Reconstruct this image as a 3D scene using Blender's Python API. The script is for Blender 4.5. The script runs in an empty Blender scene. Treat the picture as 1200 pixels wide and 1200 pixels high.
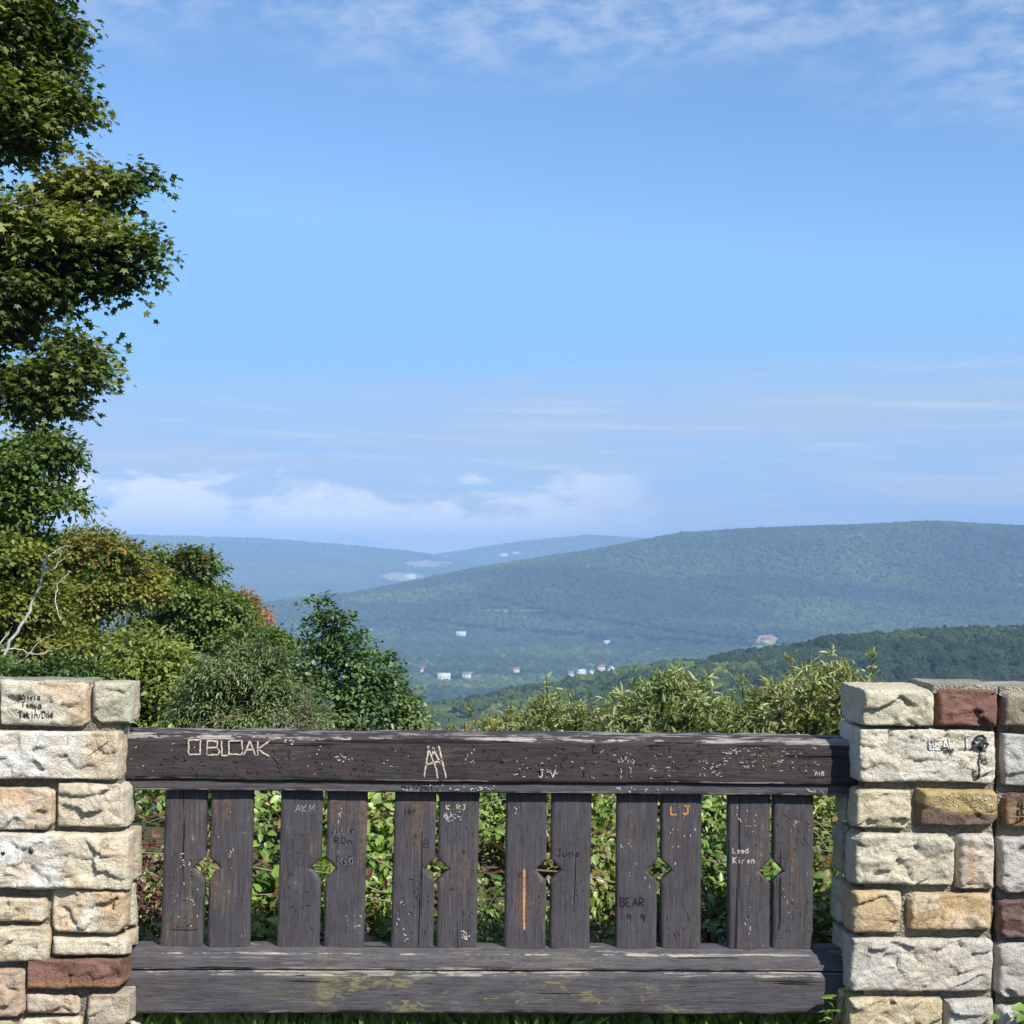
import bpy, math, random, numpy as np
from mathutils import Vector, Matrix
from mathutils.bvhtree import BVHTree
R = math.radians
rng = np.random.default_rng(7)
random.seed(7)
SC = bpy.context.scene
COL = SC.collection

# ------------------------------------------------------------------ camera
F = 1818.0; EYE = 1.62
YAW, PIT, ROL = R(2.82), R(1.57), R(0.91)
cam = bpy.data.cameras.new('camera'); camo = bpy.data.objects.new('camera', cam); COL.objects.link(camo)
cam.sensor_width = 36; cam.lens = 36 * F / 1200; cam.clip_end = 80000; cam.clip_start = 0.05
fw = Vector((math.sin(YAW) * math.cos(PIT), math.cos(YAW) * math.cos(PIT), math.sin(PIT)))
q = fw.to_track_quat('-Z', 'Y').to_matrix()
camo.matrix_world = Matrix.Translation((0, 0, EYE)) @ (q @ Matrix.Rotation(ROL, 3, 'Z')).to_4x4()
SC.camera = camo
CM = q @ Matrix.Rotation(ROL, 3, 'Z')
def ray(px, py):
    return CM @ Vector(((px - 600) / F, -(py - 600) / F, -1.0))
def at(px, py, Y):
    "the point of the plane y = Y that the photograph shows at (px, py)"
    d = ray(px, py); t = Y / d.y
    return Vector((d.x * t, Y, EYE + d.z * t))
def hd(px, py, D):
    "the point at horizontal distance D"
    d = ray(px, py); t = D / math.hypot(d.x, d.y)
    return Vector((d.x * t, d.y * t, EYE + d.z * t))

# ------------------------------------------------------------------ numpy noise
def _h(ix, iy, iz, s):
    n = (ix * 374761393 + iy * 668265263 + iz * 2147483647 + s * 974634777) & 0xffffffff
    n = ((n ^ (n >> 13)) * 1274126177) & 0xffffffff
    n = ((n ^ (n >> 16)) * 2246822519) & 0xffffffff
    return ((n ^ (n >> 15)) & 0xffffff) / 0xffffff
def vn(x, y, z, s=0):
    x, y, z = np.broadcast_arrays(np.asarray(x, float), np.asarray(y, float), np.asarray(z, float))
    xi, yi, zi = np.floor(x).astype(np.int64), np.floor(y).astype(np.int64), np.floor(z).astype(np.int64)
    fx, fy, fz = x - xi, y - yi, z - zi
    fx, fy, fz = [t * t * (3 - 2 * t) for t in (fx, fy, fz)]
    r = 0
    for a in (0, 1):
        for b in (0, 1):
            for c in (0, 1):
                r = r + _h(xi + a, yi + b, zi + c, s) * (fx if a else 1 - fx) * (fy if b else 1 - fy) * (fz if c else 1 - fz)
    return r * 2 - 1
def fbm(x, y, z=0., s=0, o=4):
    r = 0; a = 1; t = 0
    x, y, z = np.asarray(x, float), np.asarray(y, float), np.asarray(z, float)
    for i in range(o):
        r = r + a * vn(x, y, z, s + i); t += a; a *= .5; x, y, z = x * 2.03, y * 2.03, z * 2.03
    return r / t

# ------------------------------------------------------------------ objects
def meta(o, label=None, cat=None, group=None, kind=None):
    if label: o['label'] = label
    if cat: o['category'] = cat
    if group: o['group'] = group
    if kind: o['kind'] = kind
    return o
def thing(name, label, cat, loc, group=None):
    o = bpy.data.objects.new(name, None); o.location = loc; o.empty_display_size = .2; COL.objects.link(o)
    return meta(o, label, cat, group)
def wloc(o):
    v = Vector((0, 0, 0))
    while o: v += o.location; o = o.parent
    return v
def put(name, V, Fs, mat, parent=None, smooth=False, attrs=None, col=None, origin=None):
    "V (n,3) in world space; Fs a list of (m,k) index arrays; ONE mesh object"
    V = np.asarray(V, float)
    org = wloc(parent) if parent else Vector(origin if origin is not None else (0, 0, 0))
    me = bpy.data.meshes.new(name)
    if not isinstance(Fs, list): Fs = [Fs]
    Fs = [np.atleast_2d(np.asarray(f, np.int32)) for f in Fs if len(f)]
    me.vertices.add(len(V)); me.vertices.foreach_set('co', (V - np.array(org)).astype(np.float32).ravel())
    loops = np.concatenate([f.ravel() for f in Fs]); cnt = np.concatenate([np.full(len(f), f.shape[1], np.int32) for f in Fs])
    st = np.concatenate([[0], np.cumsum(cnt)[:-1]]).astype(np.int32)
    me.loops.add(len(loops)); me.loops.foreach_set('vertex_index', loops)
    me.polygons.add(len(cnt)); me.polygons.foreach_set('loop_start', st)
    try: me.polygons.foreach_set('loop_total', cnt)
    except Exception: pass
    if smooth: me.polygons.foreach_set('use_smooth', np.ones(len(cnt), bool))
    if col is not None:
        a = me.color_attributes.new('Col', 'FLOAT_COLOR', 'POINT')
        c = np.ones((len(V), 4), np.float32); c[:, :3] = col; a.data.foreach_set('color', c.ravel())
    for k, v in (attrs or {}).items():
        a = me.attributes.new(k, 'FLOAT', 'POINT'); a.data.foreach_set('value', np.asarray(v, np.float32))
    me.update(calc_edges=True); me.validate()
    me.materials.append(mat)
    o = bpy.data.objects.new(name, me); COL.objects.link(o)
    if parent: o.parent = parent
    else: o.location = org
    return o
class MB:
    "gathers pieces of one mesh"
    def __init__(s): s.V = []; s.F = {}; s.C = []; s.n = 0
    def add(s, V, Fs, c=None):
        V = np.asarray(V, float)
        for f in (Fs if isinstance(Fs, list) else [Fs]):
            f = np.atleast_2d(np.asarray(f, np.int64))
            if len(f): s.F.setdefault(f.shape[1], []).append(f + s.n)
        s.V.append(V); s.n += len(V)
        if c is not None: s.C.append(np.broadcast_to(np.asarray(c, float), (len(V), 3)))
    def box(s, a, b, c=None):
        x0, y0, z0 = a; x1, y1, z1 = b
        V = [(x0,y0,z0),(x1,y0,z0),(x1,y1,z0),(x0,y1,z0),(x0,y0,z1),(x1,y0,z1),(x1,y1,z1),(x0,y1,z1)]
        s.add(V, [(3,2,1,0),(4,5,6,7),(0,1,5,4),(1,2,6,5),(2,3,7,6),(3,0,4,7)], c)
    def tube(s, P, rad, n=6, c=None):
        P = np.asarray(P, float); m = len(P); rad = np.broadcast_to(rad, (m,))
        T = np.gradient(P, axis=0); T /= np.linalg.norm(T, axis=1)[:, None] + 1e-9
        up = np.array([.3, .2, .93]) if abs(T[0][2]) < .8 else np.array([1., .1, 0])
        A = np.cross(T, up); A /= np.linalg.norm(A, axis=1)[:, None] + 1e-9; B = np.cross(T, A)
        th = np.linspace(0, 2 * math.pi, n, endpoint=False)
        V = P[:, None] + rad[:, None, None] * (A[:, None] * np.cos(th)[None, :, None] + B[:, None] * np.sin(th)[None, :, None])
        i = np.arange(m - 1)[:, None] * n; j = np.arange(n)[None]; k = (j + 1) % n
        Fq = np.stack([i + j, i + k, i + n + k, i + n + j], -1).reshape(-1, 4)
        s.add(V.reshape(-1, 3), [Fq], c)
    def build(s, name, mat, parent=None, **k):
        V = np.concatenate(s.V); Fs = [np.concatenate(f) for f in s.F.values()]
        return put(name, V, Fs, mat, parent, col=np.concatenate(s.C) if s.C else None, **k)
def grid_faces(nu, nv):
    i = np.arange(nu - 1)[:, None] * nv + np.arange(nv - 1)[None]
    return np.stack([i, i + nv, i + nv + 1, i + 1], -1).reshape(-1, 4)

# ------------------------------------------------------------------ materials
class NT:
    def __init__(s, name):
        s.m = bpy.data.materials.new(name); s.m.use_nodes = True; s.t = s.m.node_tree; s.t.nodes.clear()
        s.out = s.t.nodes.new('ShaderNodeOutputMaterial')
    def n(s, typ, ins=None, **kw):
        nd = s.t.nodes.new('ShaderNode' + typ)
        for k, v in kw.items(): setattr(nd, k, v)
        for k, v in (ins or {}).items(): s.set(nd.inputs[k], v)
        return nd
    def set(s, sock, v):
        if isinstance(v, bpy.types.NodeSocket): s.t.links.new(v, sock)
        elif isinstance(v, bpy.types.Node): s.t.links.new(v.outputs[0], sock)
        else:
            if sock.type == 'RGBA' and len(v) == 3: v = (*v, 1)
            sock.default_value = v
    def math(s, op, a, b=0., c=None, clamp=False):
        nd = s.n('Math', {0: a, 1: b}, operation=op, use_clamp=clamp)
        if c is not None: s.set(nd.inputs[2], c)
        return nd.outputs[0]
    def mix(s, f, a, b, mode='MIX'):
        nd = s.t.nodes.new('ShaderNodeMix'); nd.data_type = 'RGBA'; nd.blend_type = mode
        s.set(nd.inputs[0], f); s.set(nd.inputs[6], a); s.set(nd.inputs[7], b); return nd.outputs[2]
    def ramp(s, f, lo, hi, a=0., b=1.):
        nd = s.n('MapRange', {0: f, 1: lo, 2: hi, 3: a, 4: b}); nd.clamp = True; nd.interpolation_type = 'SMOOTHSTEP'; return nd.outputs[0]
    def coord(s, sc=(1, 1, 1), kind='Object', rot=(0, 0, 0), loc=(0, 0, 0)):
        tc = s.n('TexCoord'); mp = s.n('Mapping', {0: tc.outputs[kind], 1: loc, 2: rot, 3: sc}); return mp.outputs[0]
    def noise(s, co, scale, detail=4., rough=.55, dist=0.):
        return s.n('TexNoise', {'Vector': co, 'Scale': scale, 'Detail': detail, 'Roughness': rough, 'Distortion': dist}).outputs[0]
    def attr(s, name, typ='GEOMETRY'):
        nd = s.n('Attribute'); nd.attribute_name = name; nd.attribute_type = typ; return nd
    def bump(s, h, dist, strength=1., nrm=None):
        nd = s.n('Bump', {'Height': h, 'Distance': dist, 'Strength': strength})
        if nrm is not None: s.set(nd.inputs['Normal'], nrm)
        return nd.outputs[0]
    def pbr(s, col, rough=.8, nrm=None, spec=.4):
        b = s.n('BsdfPrincipled', {'Base Color': col, 'Roughness': rough, 'Specular IOR Level': spec})
        if nrm is not None: s.set(b.inputs['Normal'], nrm)
        s.t.links.new(b.outputs[0], s.out.inputs[0]); return b

def mat_leaf(name, rough=.5, trans=.3, spec=.4):
    t = NT(name); c = t.attr('Col').outputs[0]
    b = t.pbr(c, rough, spec=spec)
    tr = t.n('BsdfTranslucent', {'Color': t.mix(1., c, (1.5, 1.45, .5), 'MULTIPLY')})
    mx = t.n('MixShader', {0: trans, 1: b.outputs[0], 2: tr.outputs[0]}); t.t.links.new(mx.outputs[0], t.out.inputs[0])
    return t.m
def mat_bark(name, c1, c2):
    t = NT(name); co = t.coord((1, 1, .25)); n = t.noise(co, 30, 5)
    t.pbr(t.mix(t.ramp(n, .35, .65), c1, c2), .85, t.bump(n, .01)); return t.m
def mat_stone():
    t = NT('sandstone'); co = t.coord()
    base = t.attr('Col').outputs[0]; st = t.attr('stain').outputs['Fac']; sd = t.attr('seed').outputs['Fac']
    off = t.n('CombineXYZ', {0: t.math('MULTIPLY', sd, 17.), 1: t.math('MULTIPLY', sd, 5.), 2: t.math('MULTIPLY', sd, 29.)})
    co2 = t.n('VectorMath', {0: co, 1: off}, operation='ADD').outputs[0]
    big = t.noise(co2, 5., 3, .5, 1.2); mid = t.noise(co2, 22, 6, .65, .5); fine = t.noise(co2, 160, 4, .7); bl = t.noise(co2, 9, 4, .6, .8)
    # iron bands: thin lines where a warped noise crosses a level
    band = t.math('ABSOLUTE', t.math('SUBTRACT', big, .52)); line = t.math('SUBTRACT', 1., t.ramp(band, .0, .012))
    fill = t.ramp(big, .50, .56)
    c = t.mix(t.math('MULTIPLY', t.math('MULTIPLY', fill, st), .75), base, (.56, .36, .16))
    c = t.mix(t.math('MULTIPLY', t.math('MULTIPLY', line, st), .7), c, (.36, .16, .07))
    c = t.mix(t.math('MULTIPLY', t.ramp(bl, .52, .68), .35), c, t.mix(1., c, (.62, .62, .55), 'MULTIPLY'))
    c = t.mix(t.math('MULTIPLY', t.ramp(mid, .40, .72), .5), c, t.mix(1., c, (.72, .70, .62), 'MULTIPLY'))
    # dark lichen specks, and an olive brown tone towards the lower edges
    spk = t.ramp(t.noise(co2, 70, 3, .6), .66, .74)
    c = t.mix(t.math('MULTIPLY', spk, .55), c, (.09, .085, .06))
    ed = t.attr('edge').outputs['Fac']
    low_edge = t.math('MULTIPLY', t.ramp(t.math('ADD', ed, t.math('MULTIPLY', t.math('SUBTRACT', mid, .5), 1.6)), .75, 1.0), .55)
    c = t.mix(low_edge, c, (.13, .12, .05))
    # hairline cracks
    vo = t.n('TexVoronoi', {'Vector': t.n('VectorMath', {0: co2, 1: t.n('TexNoise', {'Vector': co2, 'Scale': 14., 'Detail': 4.}).outputs[1]}, operation='ADD').outputs[0], 'Scale': 5.5}, feature='DISTANCE_TO_EDGE').outputs[0]
    ck = t.math('SUBTRACT', 1., t.ramp(vo, .0, .010)); ck = t.math('MULTIPLY', ck, t.ramp(bl, .40, .52))
    c = t.mix(t.math('MULTIPLY', ck, .6), c, (.10, .08, .05))
    h = t.math('ADD', t.math('MULTIPLY', mid, 1.), t.math('MULTIPLY', fine, .38)); h = t.math('SUBTRACT', h, t.math('MULTIPLY', ck, .35))
    t.pbr(c, .9, t.bump(h, .018, 1.), .15); return t.m
def mat_mortar(name='mortar', k=1.):
    t = NT(name); co = t.coord(); n = t.noise(co, 90, 5, .7); b = t.noise(co, 8, 4)
    v = t.n('TexVoronoi', {'Vector': co, 'Scale': 140.}).outputs[0]
    c = t.mix(t.ramp(b, .4, .62), tuple(x * k for x in (.22, .20, .155)), tuple(x * k for x in (.30, .275, .22))); c = t.mix(t.ramp(n, .5, .7), c, (.10, .10, .055))
    t.pbr(c, .95, t.bump(t.math('ADD', n, v), .008), .2); return t.m
def mat_wood(name, axis, paint, lichen=0., peel=.0):
    "weathered brown stain; axis = direction of the grain (0 x, 2 z)"
    t = NT(name)
    s = [1., 1., 1.]; s[axis] = .06
    co = t.coord(); cg = t.coord(tuple(s))
    sd = t.n('ObjectInfo').outputs['Random']; off = t.n('CombineXYZ', {0: t.math('MULTIPLY', sd, 9.), 1: 0., 2: t.math('MULTIPLY', sd, 13.)})
    co = t.n('VectorMath', {0: co, 1: off}, operation='ADD').outputs[0]; cg = t.n('VectorMath', {0: cg, 1: off}, operation='ADD').outputs[0]
    g1 = t.noise(cg, 120, 5, .7, .4); g2 = t.noise(cg, 30, 4, .6, .8); n = t.noise(co, 12, 5, .65); n2 = t.noise(co, 3.5, 3); f = t.noise(co, 55, 5, .7)
    wear = t.attr('wear').outputs['Fac']
    c = t.mix(t.ramp(n, .3, .7), paint, tuple(p * 1.35 for p in paint))
    c = t.mix(t.math('MULTIPLY', t.ramp(g1, .42, .7), .6), c, tuple(p * 1.9 for p in paint))
    c = t.mix(t.math('MULTIPLY', t.ramp(g2, .55, .7), .55), c, tuple(p * .5 for p in paint)); g4 = t.noise(cg, 260, 3, .7); c = t.mix(t.math('MULTIPLY', t.ramp(g4, .52, .64), .5), c, tuple(p * .35 for p in paint))
    # stain worn through to bare wood, following the grain
    m = t.math('ADD', t.math('MULTIPLY', g2, .55), t.math('MULTIPLY', n2, .6)); m = t.math('ADD', m, t.math('MULTIPLY', g1, .35))
    br = t.math('MULTIPLY', t.ramp(m, .86 - peel, .96 - peel), .75)
    c = t.mix(br, c, t.mix(t.ramp(f, .35, .65), (.105, .060, .038), (.16, .125, .10)))
    # flaked spots
    fl = t.ramp(t.math('ADD', t.math('ADD', t.math('MULTIPLY', f, .6), t.math('MULTIPLY', g1, .45)), t.math('MULTIPLY', n, .25)), .80 - peel * .3, .84 - peel * .3)
    bare = t.mix(t.ramp(n, .4, .6), (.48, .40, .31), (.33, .30, .28))
    c = t.mix(t.math('MULTIPLY', fl, .8), c, bare)
    ew = t.ramp(t.math('ADD', t.math('MULTIPLY', wear, t.ramp(t.noise(t.coord(tuple([.35 if i == axis else 1. for i in range(3)])), 22, 4, .65), .38, .58, .35, 1.1)), t.math('ADD', t.math('MULTIPLY', t.math('SUBTRACT', g2, .5), 2.2), t.math('MULTIPLY', t.math('SUBTRACT', g1, .5), 1.4))), .55, .8)
    c = t.mix(t.math('MULTIPLY', ew, .85), c, t.mix(t.ramp(g1, .4, .6), (.46, .40, .33), (.17, .16, .165)))
    if lichen:
        cl = t.coord((.28, 1, 1)); l1 = t.noise(cl, 11, 4, .65, .5); l2 = t.noise(cl, 75, 6, .8, .9)
        lm = t.ramp(t.math('ADD', t.math('MULTIPLY', l1, .65), t.math('MULTIPLY', l2, .5)),   .605, .67)
        la = t.attr('lichen').outputs['Fac']
        c = t.mix(t.math('MULTIPLY', t.math('MULTIPLY', lm, la), .6), c, t.mix(t.ramp(l2, .4, .6), (.12, .105, .03), (.29, .27, .11)))
    # drying cracks along the grain
    ck = t.ramp(t.noise(t.coord(tuple([x * (.5 if i == axis else 1) for i, x in enumerate(s)])), 45, 2, .5, .2), .68, .71)
    c = t.mix(t.math('MULTIPLY', ck, .75), c, (.006, .005, .005))
    h = t.math('SUBTRACT', t.math('ADD', t.math('MULTIPLY', g1, .6), t.math('MULTIPLY', f, .4)), t.math('MULTIPLY', t.math('ADD', t.math('MULTIPLY', fl, .25), ck), .8))
    t.pbr(c, .62, t.bump(h, .0045, 1.), .14); return t.m
def mat_plain(name, c, rough=.8, var=.3, scale=40., spec=.3):
    t = NT(name); n = t.noise(t.coord(), scale, 4)
    t.pbr(t.mix(t.ramp(n, .35, .65), tuple(x * (1 - var) for x in c), c), rough, t.bump(n, .0008), spec); return t.m
def mat_ground():
    t = NT('hill ground'); co = t.coord(); n = t.noise(co, .02, 6, .6); m = t.noise(co, 3., 5); b = t.noise(co, .15, 5, .7)
    c = t.mix(t.ramp(n, .35, .65), (.022, .045, .016), (.035, .060, .020)); c = t.mix(t.ramp(b, .4, .65), c, (.016, .030, .012))
    z = t.n('SeparateXYZ', {0: co}); near = t.ramp(t.n('VectorMath', {0: co}, operation='LENGTH').outputs['Value'], 8., 14.)
    dirt = t.mix(t.ramp(m, .4, .6), (.09, .07, .045), (.05, .06, .025))
    t.pbr(t.mix(near, dirt, c), .95, t.bump(m, .03)); return t.m
def mat_crown(name, far=False):
    t = NT(name); tint = t.attr('tint', 'INSTANCER').outputs['Fac']; co = t.coord()
    n = t.noise(co, 2.2, 6, .7); rnd = t.n('ObjectInfo').outputs['Random']
    rp = t.n('ValToRGB', {0: tint}); e = rp.color_ramp.elements
    e[0].position = 0; e[0].color = (.018, .036, .018, 1); e[1].position = 1; e[1].color = (.17, .07, .03, 1)
    for p, c in ((.3, (.030, .056, .020)), (.6, (.050, .085, .025)), (.86, (.085, .115, .032)), (.95, (.12, .10, .03))): x = e.new(p); x.color = (*c, 1)
    c = t.mix(1., rp.outputs[0], t.mix(rnd, (.85, .85, .85), (1.7, 1.62, 1.6) if far else (2.15, 1.75, 1.6)), 'MULTIPLY')
    c = t.mix(t.ramp(n, .35, .65), t.mix(1., c, (.6, .6, .6), 'MULTIPLY'), c)
    t.pbr(c, .9, t.bump(n, .35 if not far else .5), .1); return t.m

M = dict(
    leaf=mat_leaf('leaf'), leaf_gloss=mat_leaf('glossy leaf', .38, .22, .5), leaf_soft=mat_leaf('willow leaf', .45, .25, .6),
    bark=mat_bark('bark', (.05, .04, .03), (.13, .11, .09)), pale_bark=mat_bark('pale dead bark', (.40, .37, .33), (.58, .55, .50)), twig=mat_bark('twig', (.08, .035, .025), (.16, .10, .06)),
    stone=mat_stone(), mortar=mat_mortar(), coping=mat_mortar('coping mortar', 1.45),
    rail=mat_wood('stained rail wood', 0, (.042, .034, .034), 0., .02), low=mat_wood('grey lichened wood', 0, (.070, .064, .067), 1., .02), slat=mat_wood('stained slat wood', 2, (.060, .054, .058), 0., .065),
    ground=mat_ground(), crown=mat_crown('woodland crown'), crown_far=mat_crown('far woodland crown', True),
    scratch=mat_plain('scratched bare wood', (.62, .52, .42)), white_paint=mat_plain('white paint', (.62, .60, .58), .6), orange_paint=mat_plain('orange paint', (.58, .27, .10), .6),
    ink=mat_plain('black ink', (.03, .03, .035), .6), groove=mat_plain('dark carved groove', (.010, .008, .008), .9), chalk=mat_plain('pale scratched stone', (.74, .71, .64)), grey_mark_shading=mat_plain('grey marks and letter shading', (.30, .30, .28)),
)

# ------------------------------------------------------------------ terrain
FLOOR = -222.
def ridge(pts, w, ends=True):
    return [tuple(hd(px, py, D)) for px, py, D in pts], w
RIDGES = [
    ([hd(1700, 640, 6200), hd(1400, 624, 5900), hd(1200, 617, 5700), hd(1090, 611, 5600), hd(1000, 616, 5400), hd(900, 619, 5250), hd(800, 625, 5050), hd(700, 646, 4850), hd(600, 661, 4600), hd(500, 693, 4350), hd(440, 722, 4150), hd(400, 760, 3950)], 720.),
    ([hd(1650, 735, 1400), hd(1300, 745, 1350), hd(1200, 747, 1280), hd(1100, 750, 1200), hd(1000, 761, 1130), hd(900, 778, 1080), hd(800, 795, 1030), hd(700, 818, 980), hd(620, 843, 930), hd(540, 880, 900), hd(420, 960, 870)], 300.),
    ([hd(-500, 610, 10000), hd(-100, 616, 9800), hd(140, 628, 9700), hd(300, 632, 9900), hd(400, 640, 10200), hd(470, 655, 10500), hd(540, 680, 10800)], 1500.),
    ([hd(480, 656, 11300), hd(560, 645, 11400), hd(620, 636, 11500), hd(690, 629, 11500), hd(760, 634, 11500), hd(1000, 645, 11500)], 1100.),
    ([hd(560, 668, 10900), hd(500, 668, 10800), hd(430, 673, 10800)], 900.),
]
def terrain(x, y):
    x = np.asarray(x, float); y = np.asarray(y, float)
    far = FLOOR + 4 * fbm(x / 400, y / 400, 0, 3, 3)
    rr = np.hypot(x, y)
    far = far + np.clip((rr - 7000) / 6000, 0, 1) * 70
    for i, (P, w) in enumerate(RIDGES):
        best = np.full(x.shape, 1e12); zc = np.zeros(x.shape)
        for a, b in zip(P[:-1], P[1:]):
            dx, dy = b.x - a.x, b.y - a.y; L = dx * dx + dy * dy
            t = np.clip(((x - a.x) * dx + (y - a.y) * dy) / L, 0, 1)
            d = np.hypot(x - a.x - t * dx, y - a.y - t * dy); m = d < best
            best = np.where(m, d, best); zc = np.where(m, a.z + t * (b.z - a.z), zc)
        t = best / w; can = {0: 9., 1: 7., 2: 12.}.get(i, 5.)
        g = np.exp(-t * t) if i else np.exp(-np.abs(t) ** 1.7)
        hh = FLOOR + np.maximum(zc - can - FLOOR, 0) * g
        hh = hh + fbm(x / (w * .5), y / (w * .5), 0, 40 + i, 4) * w * .03 * np.minimum(t * 2, 1) * g
        far = np.maximum(far, hh)
    s = y - 5.6 + .04 * np.abs(x)
    near = np.where(s > 0, -.28 * s - .18 * s * s / (s + 12), 0.) + np.clip(s / 20, 0, 1) * fbm(x / 30, y / 30, 0, 9, 4) * 2.
    mound = .56 * np.clip((y - 5.5) / 1.1, 0, 1) - .75 * np.clip((y - 6.9) / 1.7, 0, 1) ** 1.2 - .12 - np.clip((y - 8.6) * 1.2, 0, 400) - np.clip((np.abs(x) - 5) * .5, 0, 300)
    near = np.where((y > 5.45) & (mound > near), mound, near)
    near = np.maximum(near, -260)
    return np.maximum(near, far)
def build_ground():
    ang = np.concatenate([np.arange(-180, -32, 4.), np.arange(-32, 36, .22), np.arange(36, 180.1, 4.)])
    ang = R(1) * ang; ang[-1] = ang[0] + 2 * math.pi
    rad = np.concatenate([[.3], np.geomspace(1.2, 4.5, 8), np.linspace(4.7, 9.5, 26), np.geomspace(9.9, 700, 80), np.linspace(715, 1600, 60), np.linspace(1640, 6500, 110), np.geomspace(6600, 18300, 70)])
    A, Rr = np.meshgrid(ang, rad, indexing='ij')
    X = np.sin(A) * Rr; Y = np.cos(A) * Rr; Z = terrain(X, Y)
    V = np.stack([X, Y, Z], -1).reshape(-1, 3)
    o = put('ground', V, grid_faces(len(ang), len(rad))[:, ::-1], M['ground'], smooth=True)
    meta(o, kind='structure')
build_ground()

# fields on the far valley floor and the bare pit: sheets lying on the terrain
def patch(name, outline, D0, mat, lift=3., ground_z=None):
    pts = [hd(px, py, d) for px, py, d in outline]
    c = np.mean([(p.x, p.y) for p in pts], axis=0); n = 10
    V = [];
    for k in range(n + 1):
        for p in pts:
            x = c[0] + (p.x - c[0]) * k / n; y = c[1] + (p.y - c[1]) * k / n; V.append((x, y, float(terrain(x, y)) + lift))
    m = len(pts); Fq = [(k * m + i, k * m + (i + 1) % m, (k + 1) * m + (i + 1) % m, (k + 1) * m + i) for k in range(n) for i in range(m)]
    o = put(name, V, [np.array(Fq)], mat, smooth=True); meta(o, kind='structure'); return [(p.x, p.y) for p in pts]
def ground_hit(px, py, lo=1500., hi=16000., add=0.):
    d = ray(px, py); k = math.hypot(d.x, d.y); D = np.arange(lo, hi, 4.)
    z = terrain(d.x / k * D, d.y / k * D) + add; r = EYE + d.z / k * D
    i = np.argmax(r < z); return D[i] if (r < z).any() else None
FIELDS = []
def field(name, pix, col, lift=3., lo=1500.):
    ol = []
    for px, py in pix:
        D = ground_hit(px, py, lo)
        if D is None: return
        ol.append((px, py, float(D)))
    FIELDS.append(patch(name, ol, 0, mat_plain(name + ' cover', col, .95, .25, .02), lift))
field('field', [(444, 676), (462, 671), (484, 673), (480, 681), (462, 683)], (.36, .29, .19), 3., 7500.)
field('field', [(462, 673), (486, 672), (503, 678), (484, 682)], (.17, .27, .13), 4., 7500.)
field('field', [(470, 660), (500, 657), (532, 660), (520, 666), (488, 666)], (.30, .27, .20), 3., 7500.)
field('field', [(348, 701), (356, 697), (386, 699), (378, 704)], (.14, .27, .10), 3., 5500.)
field('bare_ground', [(884, 757), (890, 746), (904, 745), (914, 751), (908, 757)], (.38, .27, .19))
field('field', [(880, 762), (906, 757), (915, 760), (896, 766)], (.12, .2, .07), 2.)
field('field', [(545, 716), (590, 715), (640, 718), (600, 720)], (.16, .19, .07), 2.)
def infield(x, y, gr=1.0):
    m = np.zeros(x.shape, bool)
    for P in FIELDS:
        P = np.array(P); c = P.mean(0); P = c + (P - c) * gr; ins = np.zeros(x.shape, bool); j = len(P) - 1
        for i in range(len(P)):
            xi, yi, xj, yj = *P[i], *P[j]
            ins ^= ((yi > y) != (yj > y)) & (x < (xj - xi) * (y - yi) / (yj - yi + 1e-9) + xi); j = i
        m |= ins
    return m

# ------------------------------------------------------------------ woodland (uncountable, instanced crowns)
def ico(sub):
    import bmesh
    bm = bmesh.new(); bmesh.ops.create_icosphere(bm, subdivisions=sub, radius=1.)
    V = np.array([v.co[:] for v in bm.verts]); Fc = np.array([[v.index for v in f.verts] for f in bm.faces]); bm.free(); return V, Fc
def crown_meshes(sub, n, mat, pre, conifer=False):
    c = bpy.data.collections.new(pre); V0, F0 = ico(sub)
    for i in range(n):
        N = V0; d = 1 + .30 * fbm(N[:, 0] * 1.6 + 9 * i, N[:, 1] * 1.6, N[:, 2] * 1.6, i, 2) + .30 * np.abs(vn(N[:, 0] * 3.7, N[:, 1] * 3.7 + i, N[:, 2] * 3.7, i + 50)) + .14 * vn(N[:, 0] * 9, N[:, 1] * 9 + i, N[:, 2] * 9, i + 70)
        V = V0 * d[:, None] * np.array([1, 1, .9]);
        me = bpy.data.meshes.new(pre); me.from_pydata(V.tolist(), [], F0.tolist()); me.materials.append(mat)
        if sub < 3: me.polygons.foreach_set('use_smooth', np.zeros(len(me.polygons), bool))
        o = bpy.data.objects.new(pre, me); c.objects.link(o)
    return c
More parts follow.
